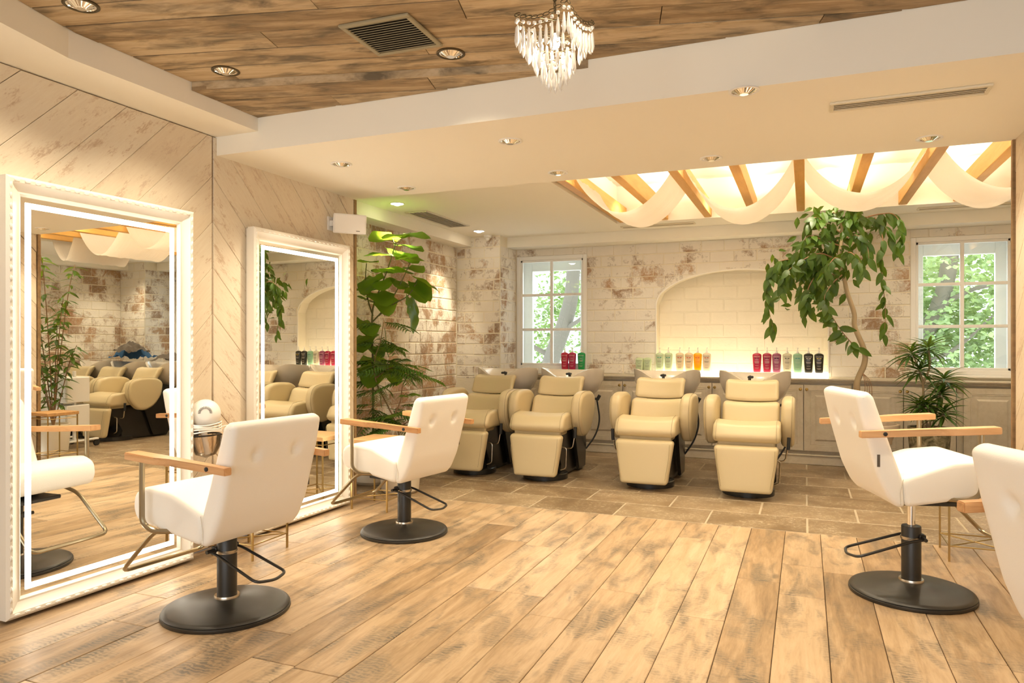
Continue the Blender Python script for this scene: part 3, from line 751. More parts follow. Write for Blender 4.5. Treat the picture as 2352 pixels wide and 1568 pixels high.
# units run between the midpoints of the seams; each has two doors
edges = [-3.17, -2.31, -1.37, -.458, .42, 1.292]
labs = ['limed cabinet unit behind the leftmost wash chairs, under the left window', 'limed two door cabinet between the second and third wash chairs', 'limed two door cabinet behind the third wash chair, under the lit niche',
        'limed two door cabinet right of the rightmost wash chair', 'limed two door cabinet behind the potted plants']
for i in range(5):
    a, b = edges[i], edges[i+1]; t = thing('cabinet_unit', labs[i], 'cabinet', ((a+b)/2, 7.72, 0), 0, 'limed base cabinets along the back wall')
    bm = B(); box2(bm, a-t.location.x+.001, b-t.location.x-.001, .0, YW-.02-7.72, .10, .808); obj('body', bm, 'cab', t, smooth=False)
    m = (a+b)/2 if i == 0 else [None, -1.841, -.898, -.018, .858][i]
    door(t, a+.004, m-.001, .135, .79, 1); door(t, m+.001, b-.004, .135, .79, -1)
for (a, b, lab) in ((1.345, 1.80, 'limed fixed cabinet panel at the right, under the right window'), (1.85, 3.10, 'limed cabinet right of the partition, seen in the mirror')):
    t = thing('cabinet_unit', lab, 'cabinet', ((a+b)/2, 7.72, 0), 0, 'limed base cabinets along the back wall')
    bm = B(); box2(bm, a-.05-t.location.x, b+.045-t.location.x, 0, YW-.02-7.72, .10, .808); obj('body', bm, 'cab', t, smooth=False)
    if b-a > 1:
        m = (a+b)/2; door(t, a, m-.001, .135, .79, 1); door(t, m+.001, b, .135, .79, -1)
    else: door(t, a, b, .135, .79, 0)
bm = B(); box2(bm, -3.17, 3.12, 7.695, YW-.015, 0, .085, .003); box2(bm, -3.17, 3.12, 7.688, 7.72, .085, .10, .003)
struct(obj('baseboard_back', bm, 'cab', smooth=False))
bm = B()
prof = [(7.665, .850), (7.665, .838), (7.678, .832), (7.678, .824), (7.690, .818), (7.690, .809), (YW-.012, .809), (YW-.012, .850)]
poly_prism(bm, [(-3.168, a, b) for a, b in prof], (6.286, 0, 0))
tag(obj('worktop', bm, 'cab', smooth=False), 'long moulded limed worktop over the cabinets along the back wall', 'worktop')
# lit shelf of the niche
t = thing('light_shelf', 'glowing white shelf in the arched niche with bottles standing on it', 'light shelf', (NC, 7.80, .85))
bm = B(); box2(bm, -NA+.004, NA-.004, -.055, .225, 0, .054, .003); obj('diffuser', bm, 'lightbox', t, smooth=False)

# ------------------------------------------------------------------ bottles
def bottle(x, z, y, col, lcol, accent, cap, label, pump=True, glow=0, grp='shampoo bottles on the lit shelf'):
    t = thing('pump_bottle', label, 'bottle', (x, y, z), 0, grp)
    key = 'bottle_%s' % '_'.join('%02d' % int(c*99) for c in col)
    if key not in M:
        M[key] = plain(key, col, .3, spec=.5)
        if glow:
            b_ = M[key].node_tree.nodes['Principled BSDF']; b_.inputs['Transmission Weight'].default_value = glow; b_.inputs['Roughness'].default_value = .5
    k2 = 'print_%s' % '_'.join('%02d' % int(c*99) for c in lcol)
    if k2 not in M: M[k2] = plain(k2, lcol, .6)
    k3 = 'accent_%s' % '_'.join('%02d' % int(c*99) for c in accent)
    if k3 not in M: M[k3] = plain(k3, accent, .6)
    bm = B(); secs = [(0, .033, .020), (.006, .036, .022), (.10, .041, .024), (.175, .0445, .025), (.188, .041, .022), (.197, .026, .017), (.200, .013, .013)]
    rings = []
    for (h, a, b) in secs:
        rings.append([bm.verts.new((a*abs(cos(q))**.62*(1 if cos(q) > 0 else -1), b*abs(sin(q))**.62*(1 if sin(q) > 0 else -1), h*.97)) for q in [2*pi*k/20 for k in range(20)]])
    for p, q in zip(rings, rings[1:]):
        for k in range(20): bm.faces.new((p[k], p[(k+1) % 20], q[(k+1) % 20], q[k]))
    bm.faces.new(rings[0]); bm.faces.new(rings[-1])
    obj('body', bm, key, t)
    if pump:
        bm = B(); lathe(bm, [(.0125, .193), (.0125, .205), (.008, .212), (.004, .222), (.0035, .240), (.007, .243), (.007, .250), (0, .252)], 10)
        box(bm, (0, -.013, .2455), (.007, .026, .006)); obj('pump', bm, cap, t)
    bm = B()
    for k, (zz, hw) in enumerate(((.128, .5), (.108, .75), (.101, .75), (.094, .6), (.066, .55), (.044, .7), (.036, .5))):
        hh = .0018 if k else .0028
        box2(bm, -.03*hw, .03*hw, -.0262, -.0252, zz-hh/2, zz+hh/2)
    obj('small_print', bm, k2, t, smooth=False)
    bm = B(); box2(bm, -.022, -.004, -.0268, -.0255, .139, .147); box2(bm, .003, .022, -.0268, -.0255, .139, .147); obj('accent_print', bm, k3, t, smooth=False)
    link('brand_print', word_mesh(k2), t, (0, -.0268, .155), (pi/2, 0, 0))
    return t
_word = {}
def word_mesh(mat):
    if mat not in _word:
        cu = bpy.data.curves.new('word', 'FONT'); cu.body = 'K\u00c9RASTASE'; cu.size = .0125; cu.align_x = 'CENTER'; cu.extrude = .0003; cu.resolution_u = 1
        o = bpy.data.objects.new('word', cu); me = bpy.data.meshes.new_from_object(o); me.name = 'brand_print'; bpy.data.objects.remove(o)
        me.materials.clear(); me.materials.append(M[mat]); _word[mat] = me
    return _word[mat]
DK = (.22, .18, .12); LT = (.85, .72, .6)
GR = (.56, .66, .40); RED = (.50, .02, .06)
SB = [(-1.678, GR, DK, (.45, .55, .35), False, 'pale green capped bottle at the far left end of the row'), (-1.592, GR, DK, (.45, .55, .35), False, 'pale green capped bottle, second from the left end'),
      (-1.459, (.58, .68, .42), DK, (.02, .30, .20), True, 'pale green pump bottle with teal marks, left one of two'), (-1.366, (.58, .68, .42), DK, (.02, .30, .20), True, 'pale green pump bottle with teal marks, right one of two'),
      (-1.245, (.78, .62, .38), DK, (.62, .10, .03), True, 'pale amber pump bottle with red marks, left of three'), (-1.149, (.80, .58, .34), DK, (.62, .10, .03), True, 'pale amber pump bottle with red marks, just left of the orange bottle'),
      (-1.058, (1, .42, .0), (.9, .3, .0), (.8, .12, .0), True, 'bright orange pump bottle on the lit shelf'), (-.964, (.76, .62, .44), DK, (.62, .10, .03), True, 'beige pump bottle with red marks, just right of the orange bottle'),
      (-.462, RED, LT, (.1, .0, .02), True, 'leftmost of the two crimson pump bottles on the lit shelf'), (-.364, (.42, .02, .06), LT, (.1, .0, .02), True, 'crimson pump bottle beside the purple one on the lit shelf'),
      (-.272, (.34, .08, .15), LT, (.01, .0, .01), True, 'purple pump bottle with black marks'), (-.172, (.74, .66, .46), DK, (.12, .1, .06), True, 'cream white pump bottle between the purple and the mint one'),
      (-.073, (.30, .52, .33), (.6, .7, .5), (.12, .35, .3), True, 'mint green pump bottle on the lit shelf'), (.028, (.025, .022, .012), LT, (.5, .42, .3), True, 'black pump bottle with a white mark, next to the mint one'),
      (.125, (.025, .022, .012), LT, (.75, .55, .08), True, 'black pump bottle with a yellow mark at the right end of the shelf')]
for (x, c, lc, ac, pump, lab) in SB:
    b_ = bottle(x, .904 if x > NX0 else .9, 7.80 if x > NX0 else 7.80, c, lc, ac, 'plasticw', lab, pump)
    if x < NX0: b_.location.z = .85
for (x, c, lab) in ((-2.542, RED, 'leftmost of the two crimson pump bottles on the window ledge'), (-2.454, (.45, .02, .08), 'crimson pump bottle next to the green one on the window ledge'), (-2.346, (.02, .32, .08), 'green pump bottle at the right end of the window ledge')):
    bottle(x, .902, 7.825, c, LT, c, 'plasticw', lab, True, grp='shampoo bottles on the left window ledge')
# ledge under the three window bottles
bm = B(); box2(bm, -3.16, -2.29, 7.77, YW-.036, .852, .900, .004)
tag(obj('window_ledge', bm, 'white', smooth=False), 'white raised ledge on the worktop under the left window', 'ledge')

# ------------------------------------------------------------------ styling chairs
def styling_chair(label, loc, yaw, lift=0, group='white hydraulic styling chairs'):
    """front of the chair is local +X"""
    t = thing('styling_chair', label, 'chair', loc, yaw, group)
    conv = lambda v: Vector((v.y, v.x, v.z+lift))
    # seat cushion
    prof = [(.28, .425), (.305, .475), (.295, .545), (.225, .578), (.06, .562), (-.135, .492), (-.128, .362)]
    bm = B(); pillow(bm, prof, .50, .022, 14, .03, .03, None, conv); obj('seat', bm, 'leather', t)
    # back cushion with two button dimples in its rear face
    prof = [(-.127, .362), (-.135, .492), (-.175, .60), (-.262, .862), (-.292, .885), (-.335, .866), (-.31, .74), (-.245, .50), (-.198, .40), (-.16, .362)]
    BT = [(.112, .735), (-.112, .735)]
    def fn(v):
        # rear face: push in around the buttons
        rear = -.335+(.866-v.z)*.30
        if abs(v.y-rear) < .035:
            for (bx, bz) in BT:
                d = sqrt((v.x-bx)**2+((v.z-bz)*1.0)**2); v = Vector((v.x, v.y+.024*exp(-(d/.024)**2), v.z))
            v = Vector((v.x, v.y+.002*cos(v.x*9), v.z))
        return v
    bm = B(); pillow(bm, prof, .50, .026, 44, .03, .0125, fn, conv); bk = obj('backrest', bm, 'leather', t)
    for (bx, bz) in BT:
        bm = B(); lathe(bm, [(0, .004), (.008, .0035), (.013, .001), (.014, -.004)], 16)
        rear = -.335+(.866-bz)*.30
        obj('button', bm, 'leather', bk, (rear+.024, bx, bz+lift), (0, radians(-107), 0))
    bm = B(); box2(bm, -.251, -.239, -.2535, -.2505, .545+lift, .60+lift); box2(bm, -.249, -.241, -.2545, -.2530, .555+lift, .59+lift); obj('care_tag', bm, 'greyplastic', bk, smooth=False)
    for s in (-1, 1):   # piping seams on each side of the back
        bm = B(); tube(bm, [(-.139, s*.2505, .49+lift), (-.152, s*.2507, .43+lift), (-.150, s*.2495, .375+lift)], .0015, 5); obj('seam', bm, 'seamw', bk)
        bm = B(); pts = [(-.325, s*.228, .85), (-.30, s*.2285, .70), (-.24, s*.2285, .49), (-.20, s*.2285, .41)]
    # arms: flat oak boards widening to the front
        P = [(-.335, s*.262), (-.335, s*.298), (-.02, s*.305), (.05, s*.333), (.232, s*.336), (.234, s*.268), (.02, s*.262)]
        zf = lambda x: .708+(x+.335)*.052+lift
        bm = B(); a = [bm.verts.new((x, y, zf(x))) for x, y in P]; b = [bm.verts.new((x, y, zf(x)-.03)) for x, y in P]
        bm.faces.new(a); bm.faces.new(b[::-1])
        for i in range(len(P)): bm.faces.new((a[i], a[(i+1) % 7], b[(i+1) % 7], b[i]))
        bmesh.ops.bevel(bm, geom=list(bm.edges), offset=.003, segments=2, affect='EDGES')
        am = obj('armrest', bm, 'oak', t)
        bm = B(); lathe(bm, [(0, .0), (.009, .0), (.009, .004), (.0075, .005), (0, .005)], 14)
        obj('screw_cover', bm, 'rubber', am, (-.235, s*.3005 if s > 0 else -.3005, zf(-.235)-.015), (radians(-90*s), 0, 0))
        # arm tube
        bm = B(); tube(bm, [(.165, s*.30, zf(.165)-.028), (.165, s*.30, .44+lift), (.12, s*.285, .405+lift), (-.02, s*.17, .395+lift)], .0115, 10, .05)
        obj('arm_tube', bm, 'nickel', t)
        bm = B(); lathe(bm, [(0, 0), (.010, 0), (.010, .016), (0, .016)], 10, (.0, s*.19, .367+lift)); obj('glide', bm, 'rubber', t)
    # foot rest bar
    bm = B(); tube(bm, [(.10, -.20, .405+lift), (.215, -.205, .375+lift), (.43, -.215, .17+lift*.8), (.43, .215, .17+lift*.8), (.215, .205, .375+lift), (.10, .20, .405+lift)], .010, 10, .045)
    obj('foot_bar', bm, 'nickel', t)
    bm = B(); box2(bm, -.12, .16, -.15, .15, .352+lift, .372+lift, .004); obj('seat_plate', bm, 'black', t, smooth=False)
    # column
    zc_ = .326 if lift > .05 else .346+lift
    bm = B(); lathe(bm, [(0, zc_), (.041, zc_), (.043, zc_-.004), (.043, .06), (0, .06)], 32); obj('column', bm, 'black', t)
    bm = B(); lathe(bm, [(.018, .28), (.018, .36+lift), (0, .36+lift)], 20); box(bm, (0, 0, .348+lift), (.13, .13, .016), None, .003); obj('piston', bm, 'chrome', t)
    bm = B(); lathe(bm, [(.043, .074), (.053, .074), (.055, .068), (.055, .060), (.05, .056)], 32); obj('column_ring', bm, 'steel', t)
    bm = B(); lathe(bm, [(.045, .262), (.047, .262), (.047, .276), (.045, .276), (.043, .276)], 24); obj('name_band', bm, 'steel', t)
    # base plate
    bm = B(); lathe(bm, [(0, .066), (.05, .064), (.09, .052), (.18, .040), (.250, .030), (.268, .024), (.271, .019), (.269, .0165), (.274, .0145), (.275, .003), (.273, 0), (0, 0)], 72); obj('base_plate', bm, 'black', t, ang=.9)
    # pedal loop, behind the column
    bm = B(); tube(bm, [(.03, -.07, .275), (-.02, -.072, .268), (-.275, -.085, .190), (-.30, .0, .183), (-.275, .085, .190), (-.02, .072, .268), (.03, .07, .275)], .0065, 10, .03)
    tube(bm, [(.03, -.085, .276), (.03, .085, .276)], .009, 10); box2(bm, .02, .05, -.045, .045, .262, .292, .004)
    obj('pedal', bm, 'black', t)
    return t
ch1 = styling_chair('white leather styling chair nearest the tall left mirror, seen from behind', (-2.41, 2.51, 0), radians(174.3))
styling_chair('white leather styling chair in front of the second mirror, seen from behind', (-2.36, 3.97, 0), radians(172))
styling_chair('raised white styling chair at the right, facing the partition, seen from its side', (.47, 3.92, 0), radians(16), .10)
styling_chair('white styling chair cut off by the right edge, only its back showing', (.82, 2.225, 0), radians(22), .045)

# ------------------------------------------------------------------ wash chairs
def wash_chair(label, x, y=6.35, lever=1, group='cream reclining wash chairs with basins'):
    t = thing('wash_chair', label, 'wash chair', (x, y, 0), 0, group)
    cv = lambda v: v
    # leg rest
    def tp(v):
        k = .80+.20*min(1, max(0, (v.z-.05)/.33)); return Vector((v.x*k, v.y-.012*(1-(v.x/.23)**2)+(.05 if 0 else 0), v.z))
    bm = B(); pillow(bm, [(-.555, .405), (-.47, .415), (-.50, .06), (-.575, .055)], .475, .028, 12, .03, .04, tp, cv); lr = obj('leg_rest', bm, 'cream', t)
    bm = B()
    for s in (-1, 1): tube(bm, [(s*.212, -.573, .385), (s*.208, -.589, .28), (s*.178, -.590, .10)], .0015, 5)
    obj('seam', bm, 'seam', lr)
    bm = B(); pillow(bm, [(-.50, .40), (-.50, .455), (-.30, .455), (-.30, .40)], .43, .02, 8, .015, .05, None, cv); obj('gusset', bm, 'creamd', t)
    # seat
    def sg(v): return Vector((v.x, v.y-.01*(1-(v.x/.25)**2), v.z-.014*(1-(v.x/.25)**2) if v.z > .5 else v.z))
    bm = B(); pillow(bm, [(-.505, .432), (-.545, .475), (-.49, .575), (-.33, .598), (.0, .56), (.05, .46), (-.1, .435)], .50, .03, 14, .045, .035, sg, cv); st = obj('seat', bm, 'cream', t)
    bm = B()
    for s in (-1, 1): tube(bm, [(s*.222, -.532, .452), (s*.222, -.553, .478), (s*.222, -.52, .545), (s*.222, -.47, .59), (s*.222, -.33, .603)], .0015, 5)
    obj('seam', bm, 'seam', st)
    # back cushion and head cushion, both hollowed
    hol = lambda d: (lambda v: Vector((v.x, v.y+d*(1-(v.x/.24)**2), v.z-.018*(1-(v.x/.24)**2))))
    bm = B(); pillow(bm, [(-.09, .515), (-.01, .50), (.115, .695), (.085, .718), (.005, .708)], .455, .036, 14, .045, .025, hol(.045), cv); obj('back_cushion', bm, 'cream', t)
    bm = B(); pillow(bm, [(.072, .722), (.14, .712), (.255, .875), (.235, .897), (.155, .885)], .435, .036, 14, .04, .025, hol(.045), cv); obj('head_cushion', bm, 'cream', t)
    # arms
    for s in (-1, 1):
        prof = [(-.20, .385), (-.315, .50), (-.345, .64), (-.30, .755), (-.16, .785), (.06, .775), (.15, .72), (.13, .55), (.02, .42), (-.10, .375)]
        bm = B(); pillow(bm, prof, .10, .036, 5, .08, .035, lambda v, s=s: Vector((v.x+s*(.297+.02*(v.z-.6)), v.y, v.z-.012)), cv); am = obj('armrest', bm, 'cream', t)
        P = [Vector((p[0], p[1])) for p in fillet([Vector((a, b, 0)) for a, b in prof], .08, 4)]
        bm = B(); pts = [(s*(.318+.02*(p.y-.6)+.030), p.x*1.0+.0, p.y) for p in P]
        c0 = Vector((s*.327, -.10, .58)); pts = [tuple(Vector((q[0]-s*.021, q[1], q[2]-.012))) for q in pts]
        tube(bm, pts, .0014, 5, closed=True); obj('seam', bm, 'seam', am)
    # bowl
    bm = B(); seg = 44; rows = []
    cy = .53
    def rimz(ph):
        d = atan2(sin(ph+pi/2), cos(ph+pi/2))      # angle from the front (-Y)
        return .945-.085*exp(-(d/.42)**2)+.012*exp(-((abs(d)-1.0)/.35)**2)-.02*max(0, -cos(d))
    levels = [(.10, .62, 0), (.16, .66, 0), (.235, .74, 0), (.275, .82, .3), (.285, None, 1), (.262, None, 1), (.235, .86, .6), (.19, .79, 0), (.11, .765, 0), (.0, .76, 0)]
    for (rad, zz, f) in levels:
        ring = []
        for k in range(seg):
            ph = 2*pi*k/seg; z = rimz(ph) if zz is None else (zz*(1-f)+f*(rimz(ph)-.07) if f else zz)
            if rad == 0: ring = [bm.verts.new((0, cy, .76))]; break
            q = 1.22 if sin(ph) > 0 else 1.0
            cx_ = abs(cos(ph))**.8*(1 if cos(ph) > 0 else -1)
            ring.append(bm.verts.new((rad*cx_*1.10, cy+rad*sin(ph)*q, z)))
        rows.append(ring)
    bm.faces.new(rows[0][::-1])
    for a, b in zip(rows, rows[1:]):
        for k in range(seg):
            if len(b) == 1: bm.faces.new((a[k], a[(k+1) % seg], b[0]))
            else: bm.faces.new((a[k], a[(k+1) % seg], b[(k+1) % seg], b[k]))
    bs = obj('basin', bm, 'basin', t, ang=1.2)
    bm = B(); tube(bm, [(-.05, .62, .80), (-.05, .60, .875), (-.04, .545, .895)], .014, 10, .03); box(bm, (-.035, .52, .893), (.05, .06, .022), None, .008, 2); obj('shower_head', bm, 'rubber', bs)
    # black body
    bm = B(); poly_prism(bm, [(-.15, a, b) for a, b in ((-.30, 0), (.36, 0), (.40, .06), (.35, .30), (.50, .62), (.25, .68), (.10, .46), (-.42, .44), (-.46, .40), (-.40, .30), (-.25, .12), (-.32, .05))], (.30, 0, 0))
    bmesh.ops.bevel(bm, geom=[e for e in bm.edges if abs(e.verts[0].co.x-e.verts[1].co.x) < .01], offset=.02, segments=2, affect='EDGES')
    obj('base', bm, 'blackplastic', t)
    bm = B(); lathe(bm, [(0, .052), (.19, .052), (.20, .045), (.20, 0), (0, 0)], 32, (0, -.27, 0)); obj('foot_plate', bm, 'blackplastic', t)
    for s in (-1, 1):
        bm = B(); poly_prism(bm, [(s*.165, a, b) for a, b in ((-.05, .47), (.30, .47), (.36, .25), (.33, .02), (.12, .02), (.02, .30))], (s*.03, 0, 0))
        bmesh.ops.bevel(bm, geom=list(bm.edges), offset=.008, segments=2, affect='EDGES'); obj('side_cover', bm, 'blackplastic', t)
        bm = B(); box2(bm, s*.27-.05, s*.27+.05, -.10, .02, .44, .455); obj('arm_bracket', bm, 'blackplastic', t, smooth=False)
    # chrome hoop beside the leg rest, lever with black grip
    s = lever
    bm = B(); tube(bm, [(s*.20, -.42, .30), (s*.245, -.42, .29), (s*.238, -.42, .12), (s*.19, -.42, .10)], .006, 8, .02); obj('step_hoop', bm, 'steel', t)
    bm = B(); tube(bm, [(s*.20, -.35, .28), (s*.28, -.36, .285), (s*.30, -.36, .40)], .006, 8, .03); lv = obj('lever', bm, 'steel', t)
    bm = B(); tube(bm, [(s*.30, -.36, .375), (s*.303, -.36, .395), (s*.306, -.36, .46), (s*.306, -.36, .47)], .014, 10); obj('grip', bm, 'rubber', lv)
    bm = B(); tube(bm, [(.20, .36, .66), (.30, .37, .665)], .012, 8); tube(bm, [(.30, .37, .655), (.325, .37, .70)], .016, 8); obj('basin_lever', bm, 'rubber', t)
    bm = B(); tube(bm, [(.28, .42, .67), (.31, .44, .45), (.27, .42, .30), (.19, .36, .18)], .008, 8, .08); obj('hose', bm, 'rubber', t)
    return t
wash_chair('cream wash chair furthest left, half hidden behind the second styling chair', -2.87, 6.38, 1)
wash_chair('cream wash chair standing in front of the left window bottles', -2.16, 6.36, 1)
wash_chair('cream wash chair under the pale green and orange bottles', -1.22, 6.37, -1)
wash_chair('cream wash chair under the crimson bottles, rightmost of the four', -.425, 6.32, 1)
wr_ = [wash_chair('cream wash chair with a tan blanket, right of the partition, seen in the mirror', 2.585, 6.35, -1),
       wash_chair('cream wash chair at the far right end of the wash area, seen in the mirror', 3.285, 6.37, -1),
       wash_chair('cream wash chair just behind the right partition, seen in the mirror', 1.90, 6.37, -1)]

# ------------------------------------------------------------------ mirrors
def carved_mirror(label, loc, yaw, w=.985, h=1.91):
    """local X = out of the wall, local Y = along the wall"""
    t = thing('standing_mirror', label, 'mirror', loc, yaw, 'tall white framed mirrors with light strips')
    prof = [(0, 0), (0, .050), (.012, .060), (.026, .056), (.034, .046), (.062, .030), (.070, .030), (.078, .022), (.078, 0)]   # distance inward, depth
    bm = B(); rings = []
    for (q, d) in prof:
        rings.append([bm.verts.new((d, sy*(w/2-q), zc)) for sy, zc in ((-1, q), (1, q), (1, h-q), (-1, h-q))])
    for a, b in zip(rings, rings[1:]):
        for i in range(4): bm.faces.new((a[i], a[(i+1) % 4], b[(i+1) % 4], b[i]))
    fr = obj('frame', bm, 'frame', t, ang=.5)
    bm = B(); rr = random.Random(4)
    def bead(y, z, ver):
        s = (.008, .016, .007) if not ver else (.008, .007, .016)
        q = bmesh.new(); bmesh.ops.create_icosphere(q, subdivisions=1, radius=1); bmesh.ops.scale(q, vec=s, verts=q.verts); bmesh.ops.translate(q, vec=(.058, y, z), verts=q.verts)
        me = bpy.data.meshes.new('t'); q.to_mesh(me); q.free(); bm.from_mesh(me); bpy.data.meshes.remove(me)
    n = int(h/.045)
    for i in range(n):
        z = .02+(h-.04)*(i+.5)/n
        for y in (-w/2+.017, w/2-.017): bead(y, z, True)
    n = int(w/.045)
    for i in range(n):
        y = -w/2+.02+(w-.04)*(i+.5)/n
        for z in (.017, h-.017): bead(y, z, False)
    cv = obj('carved_beading', bm, 'frame', fr); cv['kind'] = 'stuff'
    g0 = .078
    bm = B(); box2(bm, .010, .016, -w/2+g0-.004, w/2-g0+.004, g0-.004, h-g0+.004); obj('mirror_glass', bm, 'mirror', t, smooth=False)
    bm = B(); a = g0+.024; b = a+.024
    for (y0, y1, z0, z1) in ((-w/2+a, -w/2+b, a, h-a), (w/2-b, w/2-a, a, h-a), (-w/2+b, w/2-b, h-b, h-a), (-w/2+b, w/2-b, a, b)): box2(bm, .0165, .0185, y0, y1, z0, z1)
    obj('light_strip', bm, 'led', t, smooth=False)
    bm = B(); box2(bm, -.02, .010, -w/2+.01, w/2-.01, .004, h-.006); obj('back_panel', bm, 'frame', t, smooth=False)
    return t
carved_mirror('tall white carved mirror with a glowing strip at the left edge of the photo', (X0+.05, 2.515, .012), radians(-2.0))
carved_mirror('tall white carved mirror with a glowing strip, between hair dryer and plants', (X0+.045, 4.00, .012), radians(-1.0))

# ------------------------------------------------------------------ side tables
def side_table(label, x, y, rz=0, s=.32):
    t = thing('side_table', label, 'table', (x, y, 0), rz, 'small oak topped tables with thin brass legs')
    bm = B(); box2(bm, -s/2, s/2, -s/2, s/2, .475, .507, .003); obj('table_top', bm, 'oak_top', t)
    c = s/2-.012
    for sx in (-1, 1):
        for sy in (-1, 1):
            bm = B(); box2(bm, sx*c-.005, sx*c+.005, sy*c-.005, sy*c+.005, 0, .475); obj('leg', bm, 'brass', t, smooth=False)
    for z in (.085, .445):
        bm = B()
        for sx in (-1, 1):
            tube(bm, [(sx*c, -c, z), (sx*c, c, z)], .004, 6); tube(bm, [(-c, sx*c, z), (c, sx*c, z)], .004, 6)
        if z < .2: tube(bm, [(-c, -c, z), (c, c, z)], .004, 6); tube(bm, [(-c, c, z), (c, -c, z)], .004, 6)
        obj('rail', bm, 'brass', t)
    return t
side_table('small oak side table between the two left mirrors, mostly behind the nearest chair', -2.965, 3.27, radians(0), .31)
side_table('small oak side table at the end of the left plank wall, before the plants', -2.895, 4.53, radians(0), .32)
side_table('small oak side table by the right partition, behind the raised chair', .88, 4.72, 0, .32)

# ------------------------------------------------------------------ hair dryer on its holder
t = thing('hair_dryer', 'white hair dryer wound in its cord, hung between the two mirrors', 'hair dryer', (X0+.105, 3.09, .775))
bm = B(); lathe(bm, [(0, .045), (.036, .045), (.044, .041), (.070, .024), (.082, -.005), (.080, -.045), (.055, -.062), (0, -.062)], 32); bd = obj('body', bm, 'plasticw', t, (.02, -.01, .03), (0, radians(80), radians(-45)))
bm = B()
for k in range(15):
    a = pi*k/14; box(bm, (-.030*sin(a), .030*cos(a), .0455), (.013, .0032, .003), Matrix.Rotation(atan2(cos(a), -sin(a)), 4, 'Z'))
obj('air_slots', bm, 'greyplastic', bd, smooth=False)
bm = B(); tube(bm, [(.0, 0, -.02), (.0, .0, -.09), (.01, .02, -.20)], .02, 12, .03, r1=.016); obj('handle', bm, 'plasticw', t)
for k in range(5):
    bm = B(); pts = [(.01+.075*sin(2*pi*i/20), .095*cos(2*pi*i/20), -.025-.011*k+.006*sin(2*pi*i/10+k)) for i in range(20)]
    tube(bm, pts, .004, 6, closed=True); obj('cord', bm, 'plasticw', t)
bm = B(); tube(bm, [(.05, .085, -.05), (.05, .14, -.045), (.05, .18, -.085), (.04, .21, -.17)], .0035, 6, .04); box(bm, (.055, .125, -.085), (.02, .065, .028), Matrix.Rotation(radians(-32), 4, 'X'), .006, 2); obj('plug', bm, 'plasticw', t)
t = thing('dryer_holder', 'clear curved holder with a black bracket under the hair dryer', 'holder', (X0+.014, 3.095, .685))
bm = B(); box2(bm, 0, .03, -.02, .02, -.02, .02, .003); tube(bm, [(.02, 0, 0), (.06, -.09, 0), (.13, -.09, .0), (.16, 0, 0), (.13, .09, 0), (.06, .09, 0), (.02, 0, 0)], .005, 8, .04); obj('bracket', bm, 'black', t)
bm = B(); lathe(bm, [(.088, .0), (.080, -.06), (.055, -.11), (.0, -.13), (.0, -.127), (.052, -.107), (.077, -.058), (.085, 0)], 28, (.10, 0, 0)); obj('cup', bm, 'acrylic', t)

# ------------------------------------------------------------------ speaker, sensor, vents
t = thing('wall_speaker', 'white wedge loudspeaker high on the end of the left plank wall', 'speaker', (X0+.012, 4.45, 2.075), 0)
bm = B(); box2(bm, 0, .012, -.11, -.04, -.05, .05, .002); box2(bm, .0, .05, -.095, -.06, -.02, .02); obj('bracket', bm, 'plasticw', t, smooth=False)
bm = B(); rot = Matrix.Rotation(radians(-42), 4, 'Z') @ Matrix.Rotation(radians(8), 4, 'Y')
poly_prism(bm, [(-.07, -.085, -.07), (-.07, .085, -.07), (.05, .12, -.07), (.062, .12, -.07), (.062, -.12, -.07), (.05, -.12, -.07)], (0, 0, .14))
bmesh.ops.bevel(bm, geom=list(bm.edges), offset=.004, segments=2, affect='EDGES'); bmesh.ops.transform(bm, matrix=Matrix.Translation((.12, -.02, 0)) @ rot, verts=bm.verts)
obj('cabinet', bm, 'plasticw', t)
bm = B(); box2(bm, .062, .066, -.112, .112, -.064, .064, .002); bmesh.ops.transform(bm, matrix=Matrix.Translation((.12, -.02, 0)) @ rot, verts=bm.verts); gr = obj('grille', bm, 'plasticw', t)
bm = B(); box2(bm, .066, .067, .045, .072, -.052, -.047); bmesh.ops.transform(bm, matrix=Matrix.Translation((.12, -.02, 0)) @ rot, verts=bm.verts); obj('badge', bm, 'greyplastic', gr)
t = thing('ceiling_sensor', 'small round white sensor on the ceiling by the brick column', 'sensor', (-3.30, 7.36, ZC))
bm = B(); lathe(bm, [(0, 0), (.045, 0), (.045, -.025), (.03, -.03), (0, -.03)], 24); obj('mount', bm, 'plasticw', t)
bm = B(); bmesh.ops.create_uvsphere(bm, u_segments=16, v_segments=10, radius=.026); obj('dome', bm, 'plasticw', t, (0, 0, -.035))
def vent(name, label, cx, cy, z, sx, sy, rz, n, mf, ms, dark='ventdark', border=.022, grp=None):
    t = thing(name, label, 'vent', (cx, cy, z), rz, grp)
    bm = B()
    for (a, b, c, d) in ((-sx/2, sx/2, -sy/2, -sy/2+border), (-sx/2, sx/2, sy/2-border, sy/2), (-sx/2, -sx/2+border, -sy/2+border, sy/2-border), (sx/2-border, sx/2, -sy/2+border, sy/2-border)): box2(bm, a, b, c, d, -.012, 0, .003)
    obj('frame', bm, mf, t, smooth=False)
    bm = B(); box2(bm, -sx/2+border, sx/2-border, -sy/2+border, sy/2-border, -.0015, 0); obj('backing', bm, dark, t, smooth=False)
    for k in range(n):
        y = -sy/2+border+(sy-2*border)*(k+.5)/n
        bm = B(); box(bm, (0, y, -.007), (sx-2*border, (sy-2*border)/n*.62, .0022), Matrix.Rotation(radians(28), 4, 'X')); obj('slat', bm, ms, t, smooth=False)
    return t
vent('square_air_vent', 'square bronze slatted air vent in the wooden ceiling', -1.66, 2.69, ZH-.002, .33, .33, radians(2), 14, 'vent', 'vent')
